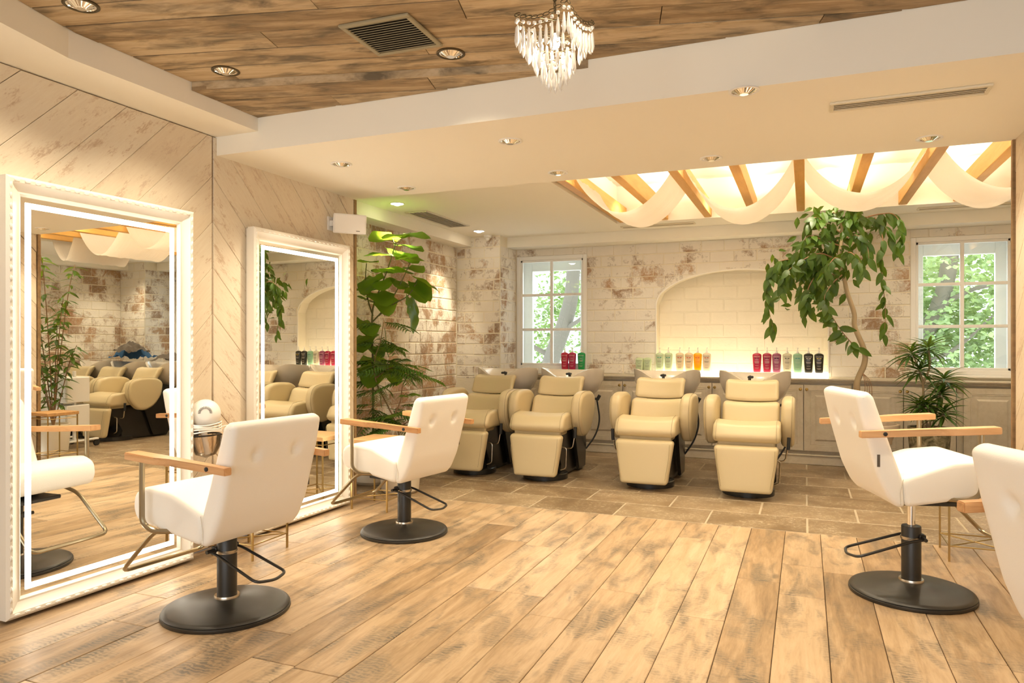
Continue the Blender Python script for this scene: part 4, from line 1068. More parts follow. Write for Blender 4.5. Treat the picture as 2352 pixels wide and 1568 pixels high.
vent('linear_air_vent', 'long cream slot vent in the lowered ceiling, top right', .425, 3.68, ZM, .64, .13, radians(-1), 4, 'ventcream', 'ventcream', 'ventmid', .018, 'cream slot vents')
vent('linear_air_vent', 'long slot vent beside the drapes, above the right window', 1.33, 7.36, ZC, .80, .10, 0, 2, 'ventcream', 'ventcream', 'ventmid', .018, 'cream slot vents')
vent('linear_air_vent', 'faint long slot vent left of the drapes, above the left window', -1.40, 7.36, ZC, .75, .10, 0, 2, 'ventcream', 'ventcream', 'ventmid', .018, 'cream slot vents')
vent('return_air_grille', 'grey slatted grille in the wash area ceiling over the broad leaved plant', -3.31, 6.22, ZC, .90, .24, pi/2, 6, 'ventcream', 'ventcream', 'ventmid', .014)
def downlight(x, y, z, lab, dark=False, lit=False):
    t = thing('recessed_downlight', lab, 'downlight', (x, y, z), 0, 'recessed ceiling downlights')
    bm = B(); lathe(bm, [(.056, .0), (.066, .0), (.067, -.004), (.062, -.007), (.055, -.006), (.052, .002)], 36); obj('trim_ring', bm, 'iron' if dark else 'plasticw', t)
    bm = B(); rings = []
    for (r_, zz) in ((.054, -.003), (.046, -.0005)): rings.append([bm.verts.new((r_*(1+.02*(k % 2))*cos(2*pi*k/48), r_*(1+.02*(k % 2))*sin(2*pi*k/48), zz)) for k in range(48)])
    for k in range(48): bm.faces.new((rings[0][k], rings[0][(k+1) % 48], rings[1][(k+1) % 48], rings[1][k]))
    rings2 = [[bm.verts.new((r_*(1+.03*(k % 2))*cos(2*pi*k/48), r_*(1+.03*(k % 2))*sin(2*pi*k/48), zz)) for k in range(48)] for (r_, zz) in ((.046, -.0005), (.022, -.016), (.018, -.018))]
    for a, b in zip(rings2, rings2[1:]):
        for k in range(48): bm.faces.new((a[k], a[(k+1) % 48], b[(k+1) % 48], b[k]))
    bm.faces.new(rings2[-1]); obj('reflector', bm, 'lens' if lit else 'chrome', t, smooth=False)
    return t
dl = [(WOOD_LAMPS[0], 'dark rimmed downlight at the top left corner of the wooden ceiling', 1, 0), (WOOD_LAMPS[1], 'small dark rimmed downlight near the step in the wooden ceiling', 1, 0), (WOOD_LAMPS[2], 'dark rimmed downlight beside the square bronze vent', 1, 0),
      (MID_LAMPS[0], 'largest downlight in the lowered white ceiling, left of the slot vent', 0, 0), (MID_LAMPS[1], 'front row downlight of the white ceiling, below the chandelier', 0, 0), (MID_LAMPS[2], 'front row downlight of the white ceiling nearest the left wall', 0, 0),
      (MID_LAMPS[3], 'rightmost downlight by the edge of the beam recess', 0, 0), (MID_LAMPS[4], 'downlight above the middle of the beam recess edge', 0, 0), (MID_LAMPS[5], 'downlight at the left corner of the beam recess', 0, 0), (MID_LAMPS[6], 'small back row downlight nearest the wall speaker', 0, 0),
      (BACK_LAMPS[0], 'lit downlight shining on the broad leaved plant', 0, 1), (BACK_LAMPS[1], 'lit downlight by the round sensor and brick column', 0, 1)]
for (L_, lab, dk, lit) in dl: downlight(L_[0], L_[1], L_[2], lab, dk, lit)

# ------------------------------------------------------------------ chandelier
t = thing('chandelier', 'small crystal chandelier with dark iron chain frame hanging from the wooden ceiling', 'chandelier', (-.80, 2.35, 2.305))
CH = []
bm = B()
for k in range(6):   # suspension chain
    z = .045+k*.034; pts = [(.007*cos(a) if k % 2 else 0, 0 if k % 2 else .007*cos(a), z+.020*sin(a)) for a in [2*pi*i/12 for i in range(12)]]
    tube(bm, pts, .0016, 5, closed=True)
tube(bm, [(.012*cos(a), 0, .018+.012*sin(a)) for a in [2*pi*i/14 for i in range(14)]], .002, 6, closed=True)
obj('chain', bm, 'iron', t)
def drop(bm, x, y, z, ln=.062, bead=True):
    r = .0062
    if bead:
        q = bmesh.new(); bmesh.ops.create_icosphere(q, subdivisions=1, radius=.0062); bmesh.ops.translate(q, vec=(x, y, z-.010), verts=q.verts)
        me = bpy.data.meshes.new('t'); q.to_mesh(me); q.free(); bm.from_mesh(me); bpy.data.meshes.remove(me)
    zt = z-.022
    prof = [(.0008, 0), (.0028, -.004), (.0048, -ln*.35), (.0062, -ln*.68), (.0044, -ln*.84), (0, -ln)]
    rings = []
    for (rr, dz) in prof:
        rings.append([bm.verts.new((x, y, zt+dz))] if rr == 0 else [bm.verts.new((x+rr*cos(2*pi*k/6), y+rr*sin(2*pi*k/6), zt+dz)) for k in range(6)])
    for a, b in zip(rings, rings[1:]):
        for k in range(6):
            if len(b) == 1: bm.faces.new((a[k], a[(k+1) % 6], b[0]))
            else: bm.faces.new((a[k], a[(k+1) % 6], b[(k+1) % 6], b[k]))
iron = B()
SQ = .118; CR = []
corn = [(SQ*cos(a), SQ*sin(a)) for a in [radians(35+90*i) for i in range(4)]]
for i in range(4):
    a, b = Vector(corn[i]), Vector(corn[(i+1) % 4]); n = 9
    for k in range(n):
        f = (k+.5)/n; p = a+(b-a)*f; sagz = -.028*(1-(2*f-1)**2)+.015
        pts = [(p.x+(b-a).normalized().x*.0105*cos(q), p.y+(b-a).normalized().y*.0105*cos(q), sagz+.0045*sin(q)) for q in [2*pi*j/10 for j in range(10)]]
        tube(iron, pts, .0013, 5, closed=True)
        if k % 1 == 0: CR.append((p.x, p.y, sagz-.006, .060))
    tube(iron, [(0, 0, .008), (a.x, a.y, .012)], .0014, 5)
obj('chain_frame', iron, 'iron', t)
tiers = [(.078, -.030, 15, .058), (.056, -.066, 12, .058), (.036, -.096, 9, .056), (.018, -.116, 6, .056)]
for (r_, z, n, ln) in tiers:
    for k in range(n): CR.append((r_*cos(2*pi*k/n+.3*n), r_*sin(2*pi*k/n+.3*n), z, ln))
    bm = B(); tube(bm, [(r_*cos(2*pi*k/24), r_*sin(2*pi*k/24), z+.002) for k in range(24)], .0013, 5, closed=True); obj('tier_ring', bm, 'iron', t)
bm = B(); drop(bm, 0, 0, 0); dm = finish(bm, 'crystal_drop', 'crystal', False)
for (x, y, z, ln) in CR: link('crystal_drop', dm, t, (x, y, z), (0, 0, R.random()))
bm = B(); bmesh.ops.create_uvsphere(bm, u_segments=12, v_segments=8, radius=.016); bmesh.ops.scale(bm, vec=(1, 1, 1.5), verts=bm.verts); obj('bulb', bm, 'bulb', t, (0, 0, -.055)); t.scale = (1.2, 1.2, 1.2)

# ------------------------------------------------------------------ plants
def leaf_mesh(name, ln, wd, mat, curl=.12, nl=6, heart=False, fold=.12, wav=0):
    """blade from the origin along +X, drooping in Z"""
    bm = B(); rows = []; nw = 5
    for i in range(nl+1):
        t = i/nl; w = (sin(pi*min(1, t*1.02)**.8)**.75 if not heart else (min(1, (t*4.5))**.5*(1-t)**.55*1.35))*wd/2
        if i == nl: w = .0005
        if i == 0: w = .002 if not heart else wd*.28
        x = ln*t; z = -curl*ln*t*t
        rw = []
        for j in range(nw):
            s = (j-(nw-1)/2)/((nw-1)/2)
            bx = x-(wd*.18*abs(s) if heart and i == 0 else 0)
            rw.append(bm.verts.new((bx, w*s, z+fold*abs(s)*w+wav*sin(t*9+s*3)*w)))
        rows.append(rw)
    for a, b in zip(rows, rows[1:]):
        for j in range(nw-1): bm.faces.new((a[j], b[j], b[j+1], a[j+1]))
    for f in bm.faces: f.smooth = True
    me = bpy.data.meshes.new(name); bm.to_mesh(me); bm.free(); me.materials.append(M[mat]); return me
def put_leaf(me, parent, p, d, roll=0, sc=1, name='leaf', face=None):
    d = Vector(d).normalized(); o = link(name, me, parent); o.rotation_mode = 'QUATERNION'
    if face is None: q = d.to_track_quat('X', 'Z')
    else:   # blade normal turned towards the given direction
        z = Vector(face); z = (z-d*z.dot(d)).normalized(); y = z.cross(d)
        q = Matrix(((d.x, y.x, z.x), (d.y, y.y, z.y), (d.z, y.z, z.z))).to_quaternion()
    o.rotation_quaternion = q @ Matrix.Rotation(roll, 3, 'X').to_quaternion()
    o.location = Vector(p); o.scale = (sc, sc, sc); return o
def smooth_path(pts, n=6):
    P = [Vector(p) for p in pts]; out = []
    for i in range(len(P)-1):
        a, b, c, d = P[max(i-1, 0)], P[i], P[i+1], P[min(i+2, len(P)-1)]
        for k in range(n):
            t = k/n; out.append(.5*((2*b)+(c-a)*t+(2*a-5*b+4*c-d)*t*t+(3*b-3*c+d-a)*t**3))
    out.append(P[-1]); return out
def pot(t, mat, prof, name='pot', seg=40):
    bm = B(); lathe(bm, prof, seg); return obj(name, bm, mat, t)

# bent ficus
t = thing('ficus_tree', 'tall ficus with a crooked pale trunk and drooping crown, right of the niche', 'plant', (.51, 7.16, 0))
O = t.location.copy(); rl = random.Random(12)
pot(t, 'clay', [(0, 0), (.13, 0), (.175, .22), (.185, .30), (.20, .31), (.20, .335), (.21, .36), (.235, .42), (.262, .455), (.262, .485), (.235, .485), (.215, .44), (0, .44)])
bm = B(); lathe(bm, [(0, .445), (.21, .44)], 24); obj('soil', bm, 'soil', t)
trunk = smooth_path([(0.511, 7.175, 0.382), (0.450, 7.154, 0.607), (0.424, 7.103, 0.801), (0.438, 7.103, 0.893), (0.484, 7.103, 1.016), (0.484, 7.103, 1.135), (0.407, 7.103, 1.348), (0.403, 7.103, 1.466), (0.344, 7.083, 1.660), (0.319, 7.072, 1.783), (0.276, 7.052, 1.935), (0.307, 7.052, 2.171), (0.276, 7.032, 2.324), (0.225, 7.000, 2.370)])
bm = B(); tube(bm, [p-O for p in trunk], .030, 12, r1=.012); obj('trunk', bm, 'bark', t)
lm = leaf_mesh('leaf', .132, .056, 'ficus_leaf', .25, 6)
branches = [[(0.319, 7.072, 1.783), (0.204, 7.032, 1.823), (0.112, 7.000, 1.834), (-0.071, 6.970, 1.946), (-0.225, 6.950, 1.935), (-0.307, 6.950, 1.803), (-0.322, 6.950, 1.599), (-0.266, 6.950, 1.302)],
            [(0.276, 7.052, 1.935), (0.122, 6.950, 1.997), (-0.030, 6.899, 1.935), (-0.174, 6.867, 1.813), (-0.204, 6.867, 1.670)],
            [(0.112, 7.000, 1.834), (0.041, 6.950, 1.731), (0.000, 6.929, 1.588), (0.030, 6.929, 1.507)],
            [(0.307, 7.052, 1.813), (0.225, 6.899, 1.731), (0.154, 6.827, 1.609), (0.163, 6.796, 1.507)],
            [(0.287, 7.052, 2.068), (0.154, 7.000, 2.120), (0.021, 6.970, 2.160), (-0.030, 6.950, 2.038)],
            [(0.307, 7.052, 2.171), (0.174, 7.000, 2.273), (0.071, 6.980, 2.324), (0.021, 6.970, 2.243)],
            [(0.245, 7.021, 2.344), (0.174, 7.052, 2.370), (0.112, 7.103, 2.370)],
            [(0.296, 7.052, 2.120), (0.409, 7.000, 2.151), (0.491, 6.970, 2.068), (0.511, 6.950, 1.935)],
            [(0.307, 7.052, 2.222), (0.429, 7.052, 2.304), (0.562, 7.052, 2.293), (0.675, 7.052, 2.171), (0.735, 7.052, 1.997)],
            [(0.511, 7.052, 2.314), (0.603, 7.072, 2.334), (0.715, 7.072, 2.324), (0.777, 7.072, 2.201), (0.787, 7.072, 2.068)],
            [(0.562, 7.052, 2.304), (0.623, 7.032, 2.120), (0.613, 7.021, 1.946), (0.623, 7.011, 1.711), (0.644, 7.011, 1.507), (0.634, 7.011, 1.271)],
            [(0.287, 7.052, 1.967), (0.358, 6.950, 1.997), (0.429, 6.888, 1.915), (0.450, 6.867, 1.813)],
            [(0.266, 7.052, 2.120), (0.204, 7.154, 2.068), (0.082, 7.205, 1.997)],
            [(0.307, 7.052, 1.915), (0.245, 6.867, 1.946), (0.184, 6.786, 1.875), (0.122, 6.745, 1.772)],
            [(0.484, 7.103, 1.118), (0.409, 7.052, 1.170), (0.307, 7.000, 1.292), (0.225, 6.970, 1.425), (0.195, 6.950, 1.476)]]
cnt = 0; tips = []
for bi, br in enumerate(branches):
    P = smooth_path(br, 5); bm = B(); tube(bm, [p-O for p in P], .007 if bi < 14 else .006, 6, r1=.0018); obj('branch', bm, 'brownstem', t)
    ln = sum((P[i+1]-P[i]).length for i in range(len(P)-1)); sparse = bi == 10
    nl_ = int(ln/(.060 if sparse else .0245)); 
    for k in range(nl_):
        f = (k+.8)/nl_; f = .18+.82*f; i = min(int(f*(len(P)-1)), len(P)-2); q = f*(len(P)-1)-i; p = P[i].lerp(P[i+1], q); dr = (P[i+1]-P[i]).normalized()
        out = Vector((rl.uniform(-1, 1), rl.uniform(-1, .5), rl.uniform(-1.1, .1)))
        d = dr*.5+out; d.z -= .45
        if cnt < 298: put_leaf(lm, t, p-O, d, rl.uniform(-.5, .5), rl.uniform(.75, 1.12), 'leaf', (rl.uniform(-.7, .7), -1, rl.uniform(-.1, .9))); cnt += 1
        off = out*.0
bm = B(); rf = random.Random(77)
for k in range(300):   # the inner leaves of the crown that cannot be told apart
    c, sz = rf.choice([((0.021, 7.072, 1.946), (.17, .12, .09)), ((0.163, 7.103, 2.171), (.12, .12, .12)), ((0.204, 7.052, 1.864), (.12, .1, .12)), ((-0.122, 7.052, 1.854), (.10, .1, .09)), ((0.368, 7.103, 2.171), (.10, .1, .12)), ((0.225, 7.103, 2.355), (.10, .1, .06)), ((0.082, 7.052, 1.670), (.09, .08, .1))])
    p = Vector((c[0]+rf.gauss(0, sz[0]), c[1]+rf.gauss(0, sz[1]), c[2]+rf.gauss(0, sz[2])))-O
    if p.z+O.z > 2.28: p.y = min(p.y, 7.02-O.y)
    d = Vector((rf.uniform(-1, 1), rf.uniform(-.6, .6), rf.uniform(-1.6, .1))).normalized(); f = Vector((rf.uniform(-.7, .7), -1, rf.uniform(-.2, .9))); z = (f-d*f.dot(d)).normalized(); y = z.cross(d)
    L = .125*rf.uniform(.7, 1.1); w = L*.22; m = p+d*L*.5-z*.004; e = p+d*L-z*.012
    v = [bm.verts.new(q) for q in (p, p+d*L*.25+y*w*.8+z*.006, m+y*w+z*.006, e, m-y*w+z*.006, p+d*L*.25-y*w*.8+z*.006)]; mc = bm.verts.new(m)
    for i in range(6): bm.faces.new((v[i], v[(i+1) % 6], mc))
obj('inner_foliage', bm, 'ficus_leaf', t, smooth=False)['kind'] = 'stuff'
for k in range(4):
    a = rl.random(); bm = B(); tube(bm, [p for p in smooth_path([(.465-O.x, 7.09-O.y, .94), (.487+.016*k-O.x, 7.07-O.y, .85), (.482+.018*k-O.x, 7.07-O.y, .73-.02*k), (.467+.008*k-O.x, 7.08-O.y, .61+.03*k)], 4)], .003, 5); obj('air_root', bm, 'brownstem', t)

# dracaena
t = thing('dracaena', 'strap leaved plant in a dark mossy stone pot, before the right window', 'plant', (.99, 7.12, 0)); O = t.location.copy()
pot(t, 'mosspot', [(0, 0), (.115, 0), (.13, .02), (.165, .44), (.165, .475), (.145, .475), (.14, .43), (0, .43)])
bm = B(); lathe(bm, [(0, .435), (.14, .43)], 20); obj('soil', bm, 'soil', t)
sm = leaf_mesh('leaf', .21, .027, 'drac_leaf', .45, 7, fold=.5)
stems = [[(0, 0, .42), (-.04, -.01, .62), (-.05, -.02, .85), (-.09, -.03, 1.0), (-.14, -.04, 1.13)], [(-.05, -.02, .85), (.0, -.03, 1.0), (-.01, -.03, 1.17)], [(.02, .02, .42), (.05, .0, .60), (.08, 0, .76), (.11, -.02, .90)], [(0, 0, .42), (.0, -.05, .56), (-.03, -.08, .68)], [(.03, 0, .42), (.07, -.04, .5), (.10, -.06, .62)], [(-.02, 0, .42), (-.06, -.03, .55), (-.08, -.04, .68)]]
heads = []
for s in stems:
    bm = B(); tube(bm, smooth_path(s, 4), .011, 7, r1=.007); obj('stem', bm, 'bark', t); heads.append(s[-1])
heads += [(-.075, -.03, .98), (.09, 0, .78)]
for hi, h in enumerate(heads):
    for k in range(34):
        a = k*2.4; el = .95-1.25*(k/34); put_leaf(sm, t, Vector(h)-Vector((0, 0, .05*(k/34))), (cos(a)*cos(el), sin(a)*cos(el), sin(el)), rl.uniform(-.3, .3), rl.uniform(.7, 1.1))

# broad leaved plant
t = thing('broad_leaved_plant', 'tall plant with large heart shaped leaves at the end of the left plank wall', 'plant', (-3.46, 5.30, 0)); O = t.location.copy()
pot(t, 'beigepot', [(0, 0), (.16, 0), (.19, .03), (.21, .36), (.20, .38), (.18, .38), (.17, .34), (0, .34)])
bm = B(); lathe(bm, [(0, .345), (.17, .34)], 20); obj('soil', bm, 'soil', t)
def U(x, z, dy=0): return Vector((x*.946, 5.3+dy, 1.2+(z-1.2)*.946))
S = [[Vector((-3.46, 5.3, .34)), U(-3.661, .993), U(-3.67, 1.39), U(-3.652, 1.55), U(-3.58, 1.707), U(-3.50, 1.88), U(-3.42, 2.10)],
     [U(-3.661, 1.45), U(-3.72, 1.62), U(-3.74, 1.8), U(-3.73, 1.93)], [U(-3.66, 1.40), U(-3.5, 1.55), U(-3.38, 1.72), U(-3.27, 1.92)], [U(-3.60, 1.45), U(-3.45, 1.55), U(-3.3, 1.62), U(-3.22, 1.72)]]
for s in S:
    bm = B(); tube(bm, [p-O for p in smooth_path(s, 4)], .011 if s is S[0] else .007, 7, r1=.004); obj('stem', bm, 'greenstem', t)
bl = leaf_mesh('leaf', .235, .215, 'umb_leaf', .12, 8, True, .10, .10)
LV = [(-3.596, 2.183, -.9, .2, .1), (-3.26, 2.165, 1, .1, .05), (-3.36, 2.15, .7, -.5, .2), (-3.345, 2.08, 1, -.3, -.1), (-3.46, 2.03, .3, -.9, -.1), (-3.35, 1.98, .9, -.3, -.2), (-3.22, 1.94, 1, .2, .1), (-3.28, 1.88, .9, -.5, -.15), (-3.70, 1.95, .6, -.6, .1), (-3.60, 1.86, .8, -.5, .1),
      (-3.66, 1.76, .1, -1, -.5), (-3.50, 1.74, .4, -.8, -.2), (-3.38, 1.74, .5, -.9, -.2), (-3.24, 1.66, .8, -.5, -.5), (-3.14, 1.74, 1, .1, -.35), (-3.19, 1.69, .9, -.1, -.7), (-3.52, 1.62, .7, -.7, -.3), (-3.74, 1.70, .5, -.6, .1), (-3.72, 1.60, .8, -.6, 0), (-3.50, 1.55, .5, -.7, -.6),
      (-3.25, 1.52, .3, 0, -1), (-3.22, 1.44, .25, 0, -1), (-3.71, 1.23, .3, -.8, -.3), (-3.64, 1.15, .8, -.5, -.2), (-3.52, 1.16, .9, -.4, -.1), (-3.70, 1.02, .5, -.7, -.4), (-3.55, 1.03, .9, -.5, -.2), (-3.42, .99, 1, -.1, -.3), (-3.50, .95, .6, -.5, -.6), (-3.60, .93, .3, -.9, -.4), (-3.75, 1.36, .4, -.5, -.3), (-3.62, 1.33, .6, -.8, -.3), (-3.42, 1.85, .8, .5, .1), (-3.55, 2.0, -.5, -.8, .1)]
for (x, z, dx, dy, dz) in LV:
    p = U(x, z, rl.uniform(-.12, .10)); d = Vector((dx, dy*.8, dz-.08)); d.normalize(); base = p-d*.08
    o = put_leaf(bl, t, base-O, d, rl.uniform(-.35, .35), rl.uniform(.8, 1.12))
    # petiole to the nearest stem point
    best = min((q for s in S for q in smooth_path(s, 4)), key=lambda q: (q-base).length); mid = (best+base)/2+Vector((0, 0, -.02))
    bm = B(); tube(bm, [best-O, mid-O, base-O], .0022, 5); obj('petiole', bm, 'greenstem', t)

# feathery plant in front of it
t = thing('feathery_plant', 'low feathery leaved plant with a crooked brown stem, below the broad leaves', 'plant', (-3.04, 5.05, 0)); O = t.location.copy()
pot(t, 'beigepot', [(0, 0), (.13, 0), (.15, .02), (.175, .30), (.17, .32), (.15, .32), (.145, .29), (0, .29)])
bm = B(); lathe(bm, [(0, .295), (.145, .29)], 20); obj('soil', bm, 'soil', t)
k_ = 5.15/5.35
def V_(x, z, dy=0): return Vector((x*k_, 5.15+dy, 1.2+(z-1.2)*k_))
S = [[Vector((-3.06, 5.06, .29)), V_(-3.24, .45), V_(-3.348, .665), V_(-3.458, .851), V_(-3.48, 1.041), V_(-3.414, 1.23), V_(-3.391, 1.381)], [V_(-3.30, .55), V_(-3.22, .70), V_(-3.2, .82), V_(-3.14, .93)], [V_(-3.46, .9), V_(-3.36, .97), V_(-3.26, 1.0)], [V_(-3.25, .47), V_(-3.12, .55), V_(-3.10, .63)], [V_(-3.3, .5), V_(-3.45, .58), V_(-3.5, .66)]]
for s in S:
    bm = B(); tube(bm, [p-O for p in smooth_path(s, 4)], .007, 6, r1=.003); obj('stem', bm, 'brownstem', t)
def frond_mesh(n=9, ln=.20):
    bm = B(); tube(bm, [(0, 0, 0), (ln*.5, 0, .005), (ln, 0, -.03)], .0018, 4)
    for i in range(n):
        x = ln*(.2+.8*i/n); L = .075*(1-.5*abs(i/n-.45))
        for s in (-1, 1):
            a = [(x, 0, -.005-.03*(i/n)**2), (x+L*.35, s*L*.45, .004-.03*(i/n)**2), (x+L*.6, s*L, -.02-.03*(i/n)**2), (x+L*.15, s*L*.5, .0-.03*(i/n)**2)]
            v = [bm.verts.new(p) for p in a]; bm.faces.new(v)
    me = bpy.data.meshes.new('frond'); bm.to_mesh(me); bm.free(); me.materials.append(M['fern_leaf']); return me
fm = frond_mesh()
FR = [(-3.39, 1.38, .9, -.3, -.1), (-3.41, 1.36, -.5, -.8, 0), (-3.40, 1.33, .5, -.9, -.2), (-3.42, 1.24, .8, -.5, -.3), (-3.44, 1.2, -.8, -.5, 0), (-3.48, 1.05, -.9, -.4, -.1), (-3.47, 1.02, -.8, -.7, .1), (-3.45, .96, .8, -.6, 0), (-3.26, 1.0, 1, -.1, 0), (-3.28, .99, .9, -.4, -.1), (-3.33, .98, .8, .3, 0), (-3.14, .93, 1, -.2, -.05), (-3.15, .92, .7, -.7, -.1), (-3.18, .88, -.6, -.7, -.2), (-3.46, .87, -.9, -.4, -.1), (-3.42, .8, .5, -.8, -.3),
      (-3.10, .63, .9, -.4, -.1), (-3.11, .62, .5, -.9, 0), (-3.12, .6, 0, -1, .1), (-3.2, .58, -.6, -.8, 0), (-3.3, .55, -.9, -.5, 0), (-3.5, .66, -.5, -.8, 0), (-3.48, .62, .4, -.9, -.1), (-3.4, .57, .6, -.8, 0), (-3.25, .5, .8, -.6, -.1), (-3.15, .52, .9, .2, -.1), (-3.35, .5, 0, -1, -.1), (-3.22, .66, .9, -.3, .1), (-3.18, .74, .6, -.8, .2), (-3.1, .5, .9, -.5, -.2)]
for q in range(34):
    c = rl.choice([(-3.44, 1.22), (-3.47, 1.02), (-3.40, .93), (-3.30, .97), (-3.45, .82), (-3.3, .56), (-3.4, .6), (-3.18, .56), (-3.48, .62), (-3.25, .5)])
    a = rl.uniform(0, 2*pi); FR.append((c[0]+rl.uniform(-.04, .04), c[1]+rl.uniform(-.06, .05), cos(a), sin(a)*.8-.3, rl.uniform(-.3, .15)))
for (x, z, dx, dy, dz) in FR:
    p = V_(x, z, rl.uniform(-.04, .04)); put_leaf(fm, t, p-O, (dx, dy*.8, dz), rl.uniform(-.3, .3), rl.uniform(1.15, 1.6), 'frond')

# leafy plant right of the partition (seen in the mirror)
t = thing('willow_leaved_plant', 'bushy narrow leaved plant behind the right partition, seen in the left mirror', 'plant', (1.45, 5.06, 0)); O = t.location.copy()
pot(t, 'beigepot', [(0, 0), (.14, 0), (.17, .3), (.165, .32), (.145, .32), (.14, .28), (0, .28)])
nm = leaf_mesh('leaf', .14, .038, 'ficus_leaf', .3, 6)
for s in range(8):
    a = s*2.4; tip = Vector((.28*cos(a)+.06, .22*sin(a)+.02, 1.0+.18*s if s < 7 else 2.15)); P = smooth_path([(0, 0, .28), (tip.x*.3, tip.y*.3, tip.z*.5), (tip.x*.7, tip.y*.7, tip.z*.85), tuple(tip)], 6)
    bm = B(); tube(bm, P, .008, 6, r1=.003); obj('stem', bm, 'brownstem', t)
    for k in range(36):
        p = P[int((.30+.70*k/36)*(len(P)-1))]; a2 = k*2.4+s; put_leaf(nm, t, p, (cos(a2), sin(a2), .1-.5*rl.random()), rl.uniform(-.4, .4), rl.uniform(.8, 1.2))

# ------------------------------------------------------------------ things right of the partition, seen in the left mirror
for (x, y, lab) in ((1.75, 5.42, 'white two tray trolley on castors beside the leafy plant, seen in the mirror'), (2.30, 5.30, 'white tray trolley on castors behind the first one, seen in the mirror')):
    t = thing('tray_trolley', lab, 'trolley', (x, y, 0), radians(-8), 'white tray trolleys')
    for z in (.20, .52):
        bm = B(); box2(bm, -.15, .15, -.15, .15, z, z+.29, .008); box2(bm, -.135, .135, -.156, -.150, z+.02, z+.27, .002); obj('tray', bm, 'plasticw', t, smooth=False)
    for sx in (-.10, .10):
        bm = B(); box2(bm, sx-.014, sx+.014, -.03, -.0, .08, .88, .003); obj('post', bm, 'plasticw', t, smooth=False)
    bm = B()
    for sx in (-1, 1): box2(bm, sx*.19-.02, sx*.19+.02, -.22, .22, .075, .095, .004)
    box2(bm, -.2, .2, -.02, .02, .075, .095, .004); obj('foot_frame', bm, 'plasticw', t, smooth=False)
    for sx in (-.19, .19):
        for sy in (-.2, .2):
            bm = B(); lathe(bm, [(0, -.012), (.035, -.012), (.037, 0), (.035, .012), (0, .012)], 16); obj('castor', bm, 'rubber', t, (sx, sy, .037), (0, pi/2, 0))
def cloth_blob(name, lab, cat, mat, c, s, seed, th=.003):
    bm = B(); nx = ny = 18; G = []
    for i in range(nx+1):
        rw = []
        for j in range(ny+1):
            u, v = i/nx*2-1, j/ny*2-1; r = u*u+v*v
            z = s[2]*(1-.75*min(r, 1.15))+.02*v*s[2]+.05*mnoise.noise(Vector((u*2.2+seed, v*2.2, seed)))+.02*mnoise.noise(Vector((u*6, v*6, seed)))
            rw.append(bm.verts.new((u*s[0]+.03*mnoise.noise(Vector((v*3, seed, 1))), v*s[1], z)))
        G.append(rw)
    for i in range(nx):
        for j in range(ny): bm.faces.new((G[i][j], G[i+1][j], G[i+1][j+1], G[i][j+1]))
    bmesh.ops.solidify(bm, geom=bm.faces[:], thickness=th)
    return tag(obj(name, bm, mat, None, c), lab, cat)
cloth_blob('salon_cape', 'blue salon cape heaped over the basin right of the partition, seen in the mirror', 'cape', 'cape_blue', (2.69, 6.92, .985), (.24, .22, .20), 1.3)
cloth_blob('salon_cape', 'brown grey salon cape thrown over the same basin, seen in the mirror', 'cape', 'cape_grey', (2.48, 6.74, 1.08), (.18, .16, .12), 4.1)
cloth_blob('salon_cape', 'dark salon cape lying on the basin just behind the partition, seen in the mirror', 'cape', 'cape_grey', (1.90, 6.92, .97), (.22, .20, .08), 6.2)
cloth_blob('blanket', 'folded tan blanket on the seat of the wash chair, seen in the mirror', 'blanket', 'blanket', (2.60, 6.13, .615), (.17, .13, .05), 8.8, .012)

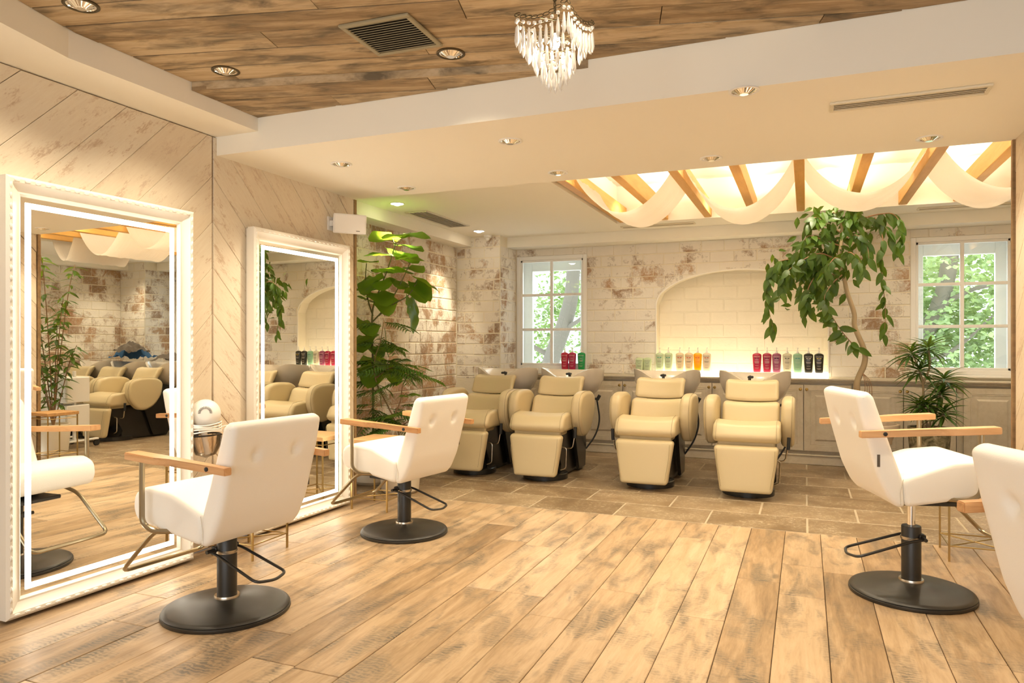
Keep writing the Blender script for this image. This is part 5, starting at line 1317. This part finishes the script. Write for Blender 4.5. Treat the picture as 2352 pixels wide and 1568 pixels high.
# ------------------------------------------------------------------ trees outside the windows
def out_tree(lab, base, trunk, limbs, blobs, n, leaf, seed):
    t = thing('street_tree', lab, 'tree', base); O = Vector(base); rr = random.Random(seed)
    bm = B(); tube(bm, [Vector(p)-O for p in smooth_path(trunk, 5)], .17, 12, r1=.10); obj('trunk', bm, 'tree_bark', t)
    for L_ in limbs:
        bm = B(); tube(bm, [Vector(p)-O for p in smooth_path(L_, 5)], .045, 8, r1=.012); obj('limb', bm, 'tree_bark', t)
    bm = B()
    for k in range(n):
        c, s = rr.choice(blobs); p = Vector(c)-O+Vector((rr.gauss(0, s[0]), rr.gauss(0, s[1]), rr.gauss(0, s[2])))
        for q in range(5):
            a = Vector((rr.uniform(-1, 1), rr.uniform(-1, 1), rr.uniform(-.6, .4))).normalized(); b = a.cross(Vector((rr.random(), rr.random(), rr.random()+.2))).normalized()
            l = leaf*rr.uniform(.7, 1.3); w = l*.28; o_ = p
            v = [bm.verts.new(o_), bm.verts.new(o_+a*l*.5+b*w), bm.verts.new(o_+a*l), bm.verts.new(o_+a*l*.5-b*w)]; bm.faces.new(v)
    f = obj('foliage', bm, 'out_leaf', t, smooth=False); f['kind'] = 'stuff'
    return t
out_tree('outdoor tree with a thick leaning trunk behind the left window', (-4.05, 11.2, -3), [(-4.05, 11.2, -3), (-3.98, 11.2, .2), (-3.86, 11.2, .95), (-3.62, 11.2, 1.6), (-3.50, 11.2, 2.3), (-3.42, 11.2, 4.5)],
         [[(-3.9, 11.2, 1.0), (-4.25, 11.1, 1.2), (-4.6, 11, 1.5), (-4.72, 11, 1.85)], [(-3.62, 11.2, 1.45), (-3.3, 11, 1.6), (-3.1, 11, 1.9)], [(-4.9, 11.3, 2.3), (-4.5, 11.3, 2.45), (-4.2, 11.2, 2.7)]],
         [((-4.6, 12.6, 1.3), (.45, .5, .25)), ((-4.9, 12.5, .7), (.5, .4, .25)), ((-3.3, 12.5, 1.4), (.5, .4, .45)), ((-4.3, 12.8, 1.9), (.35, .4, .2)), ((-3.9, 12.4, .4), (.8, .4, .3)), ((-3.7, 12.5, 2.3), (.5, .4, .35))], 1500, .085, 5)
out_tree('dense dark outdoor tree filling the right window', (1.1, 12.5, -3), [(1.1, 12.5, -3), (1.25, 12.5, .2), (1.5, 12.5, 1.0), (1.9, 12.4, 1.9), (2.1, 12.4, 3.4)],
         [[(1.5, 12.4, 1.1), (1.2, 12.2, 1.5), (1.15, 12.1, 2.1)], [(1.8, 12.4, 1.7), (2.3, 12.2, 2.0), (3.0, 12.1, 2.05)], [(1.4, 12.4, .8), (2.0, 12.2, 1.1), (2.5, 12.2, 1.6)], [(1.5, 12.4, .3), (2.2, 12.2, .5), (3, 12.2, .6)]],
         [((1.5, 13.0, 2.1), (.5, .6, .45)), ((2.5, 13.0, 2.1), (.55, .6, .5)), ((2.6, 12.8, 1.2), (.6, .5, .4)), ((1.6, 13.0, 1.2), (.5, .5, .4)), ((2.2, 12.8, .4), (.9, .5, .35))], 3600, .095, 6)
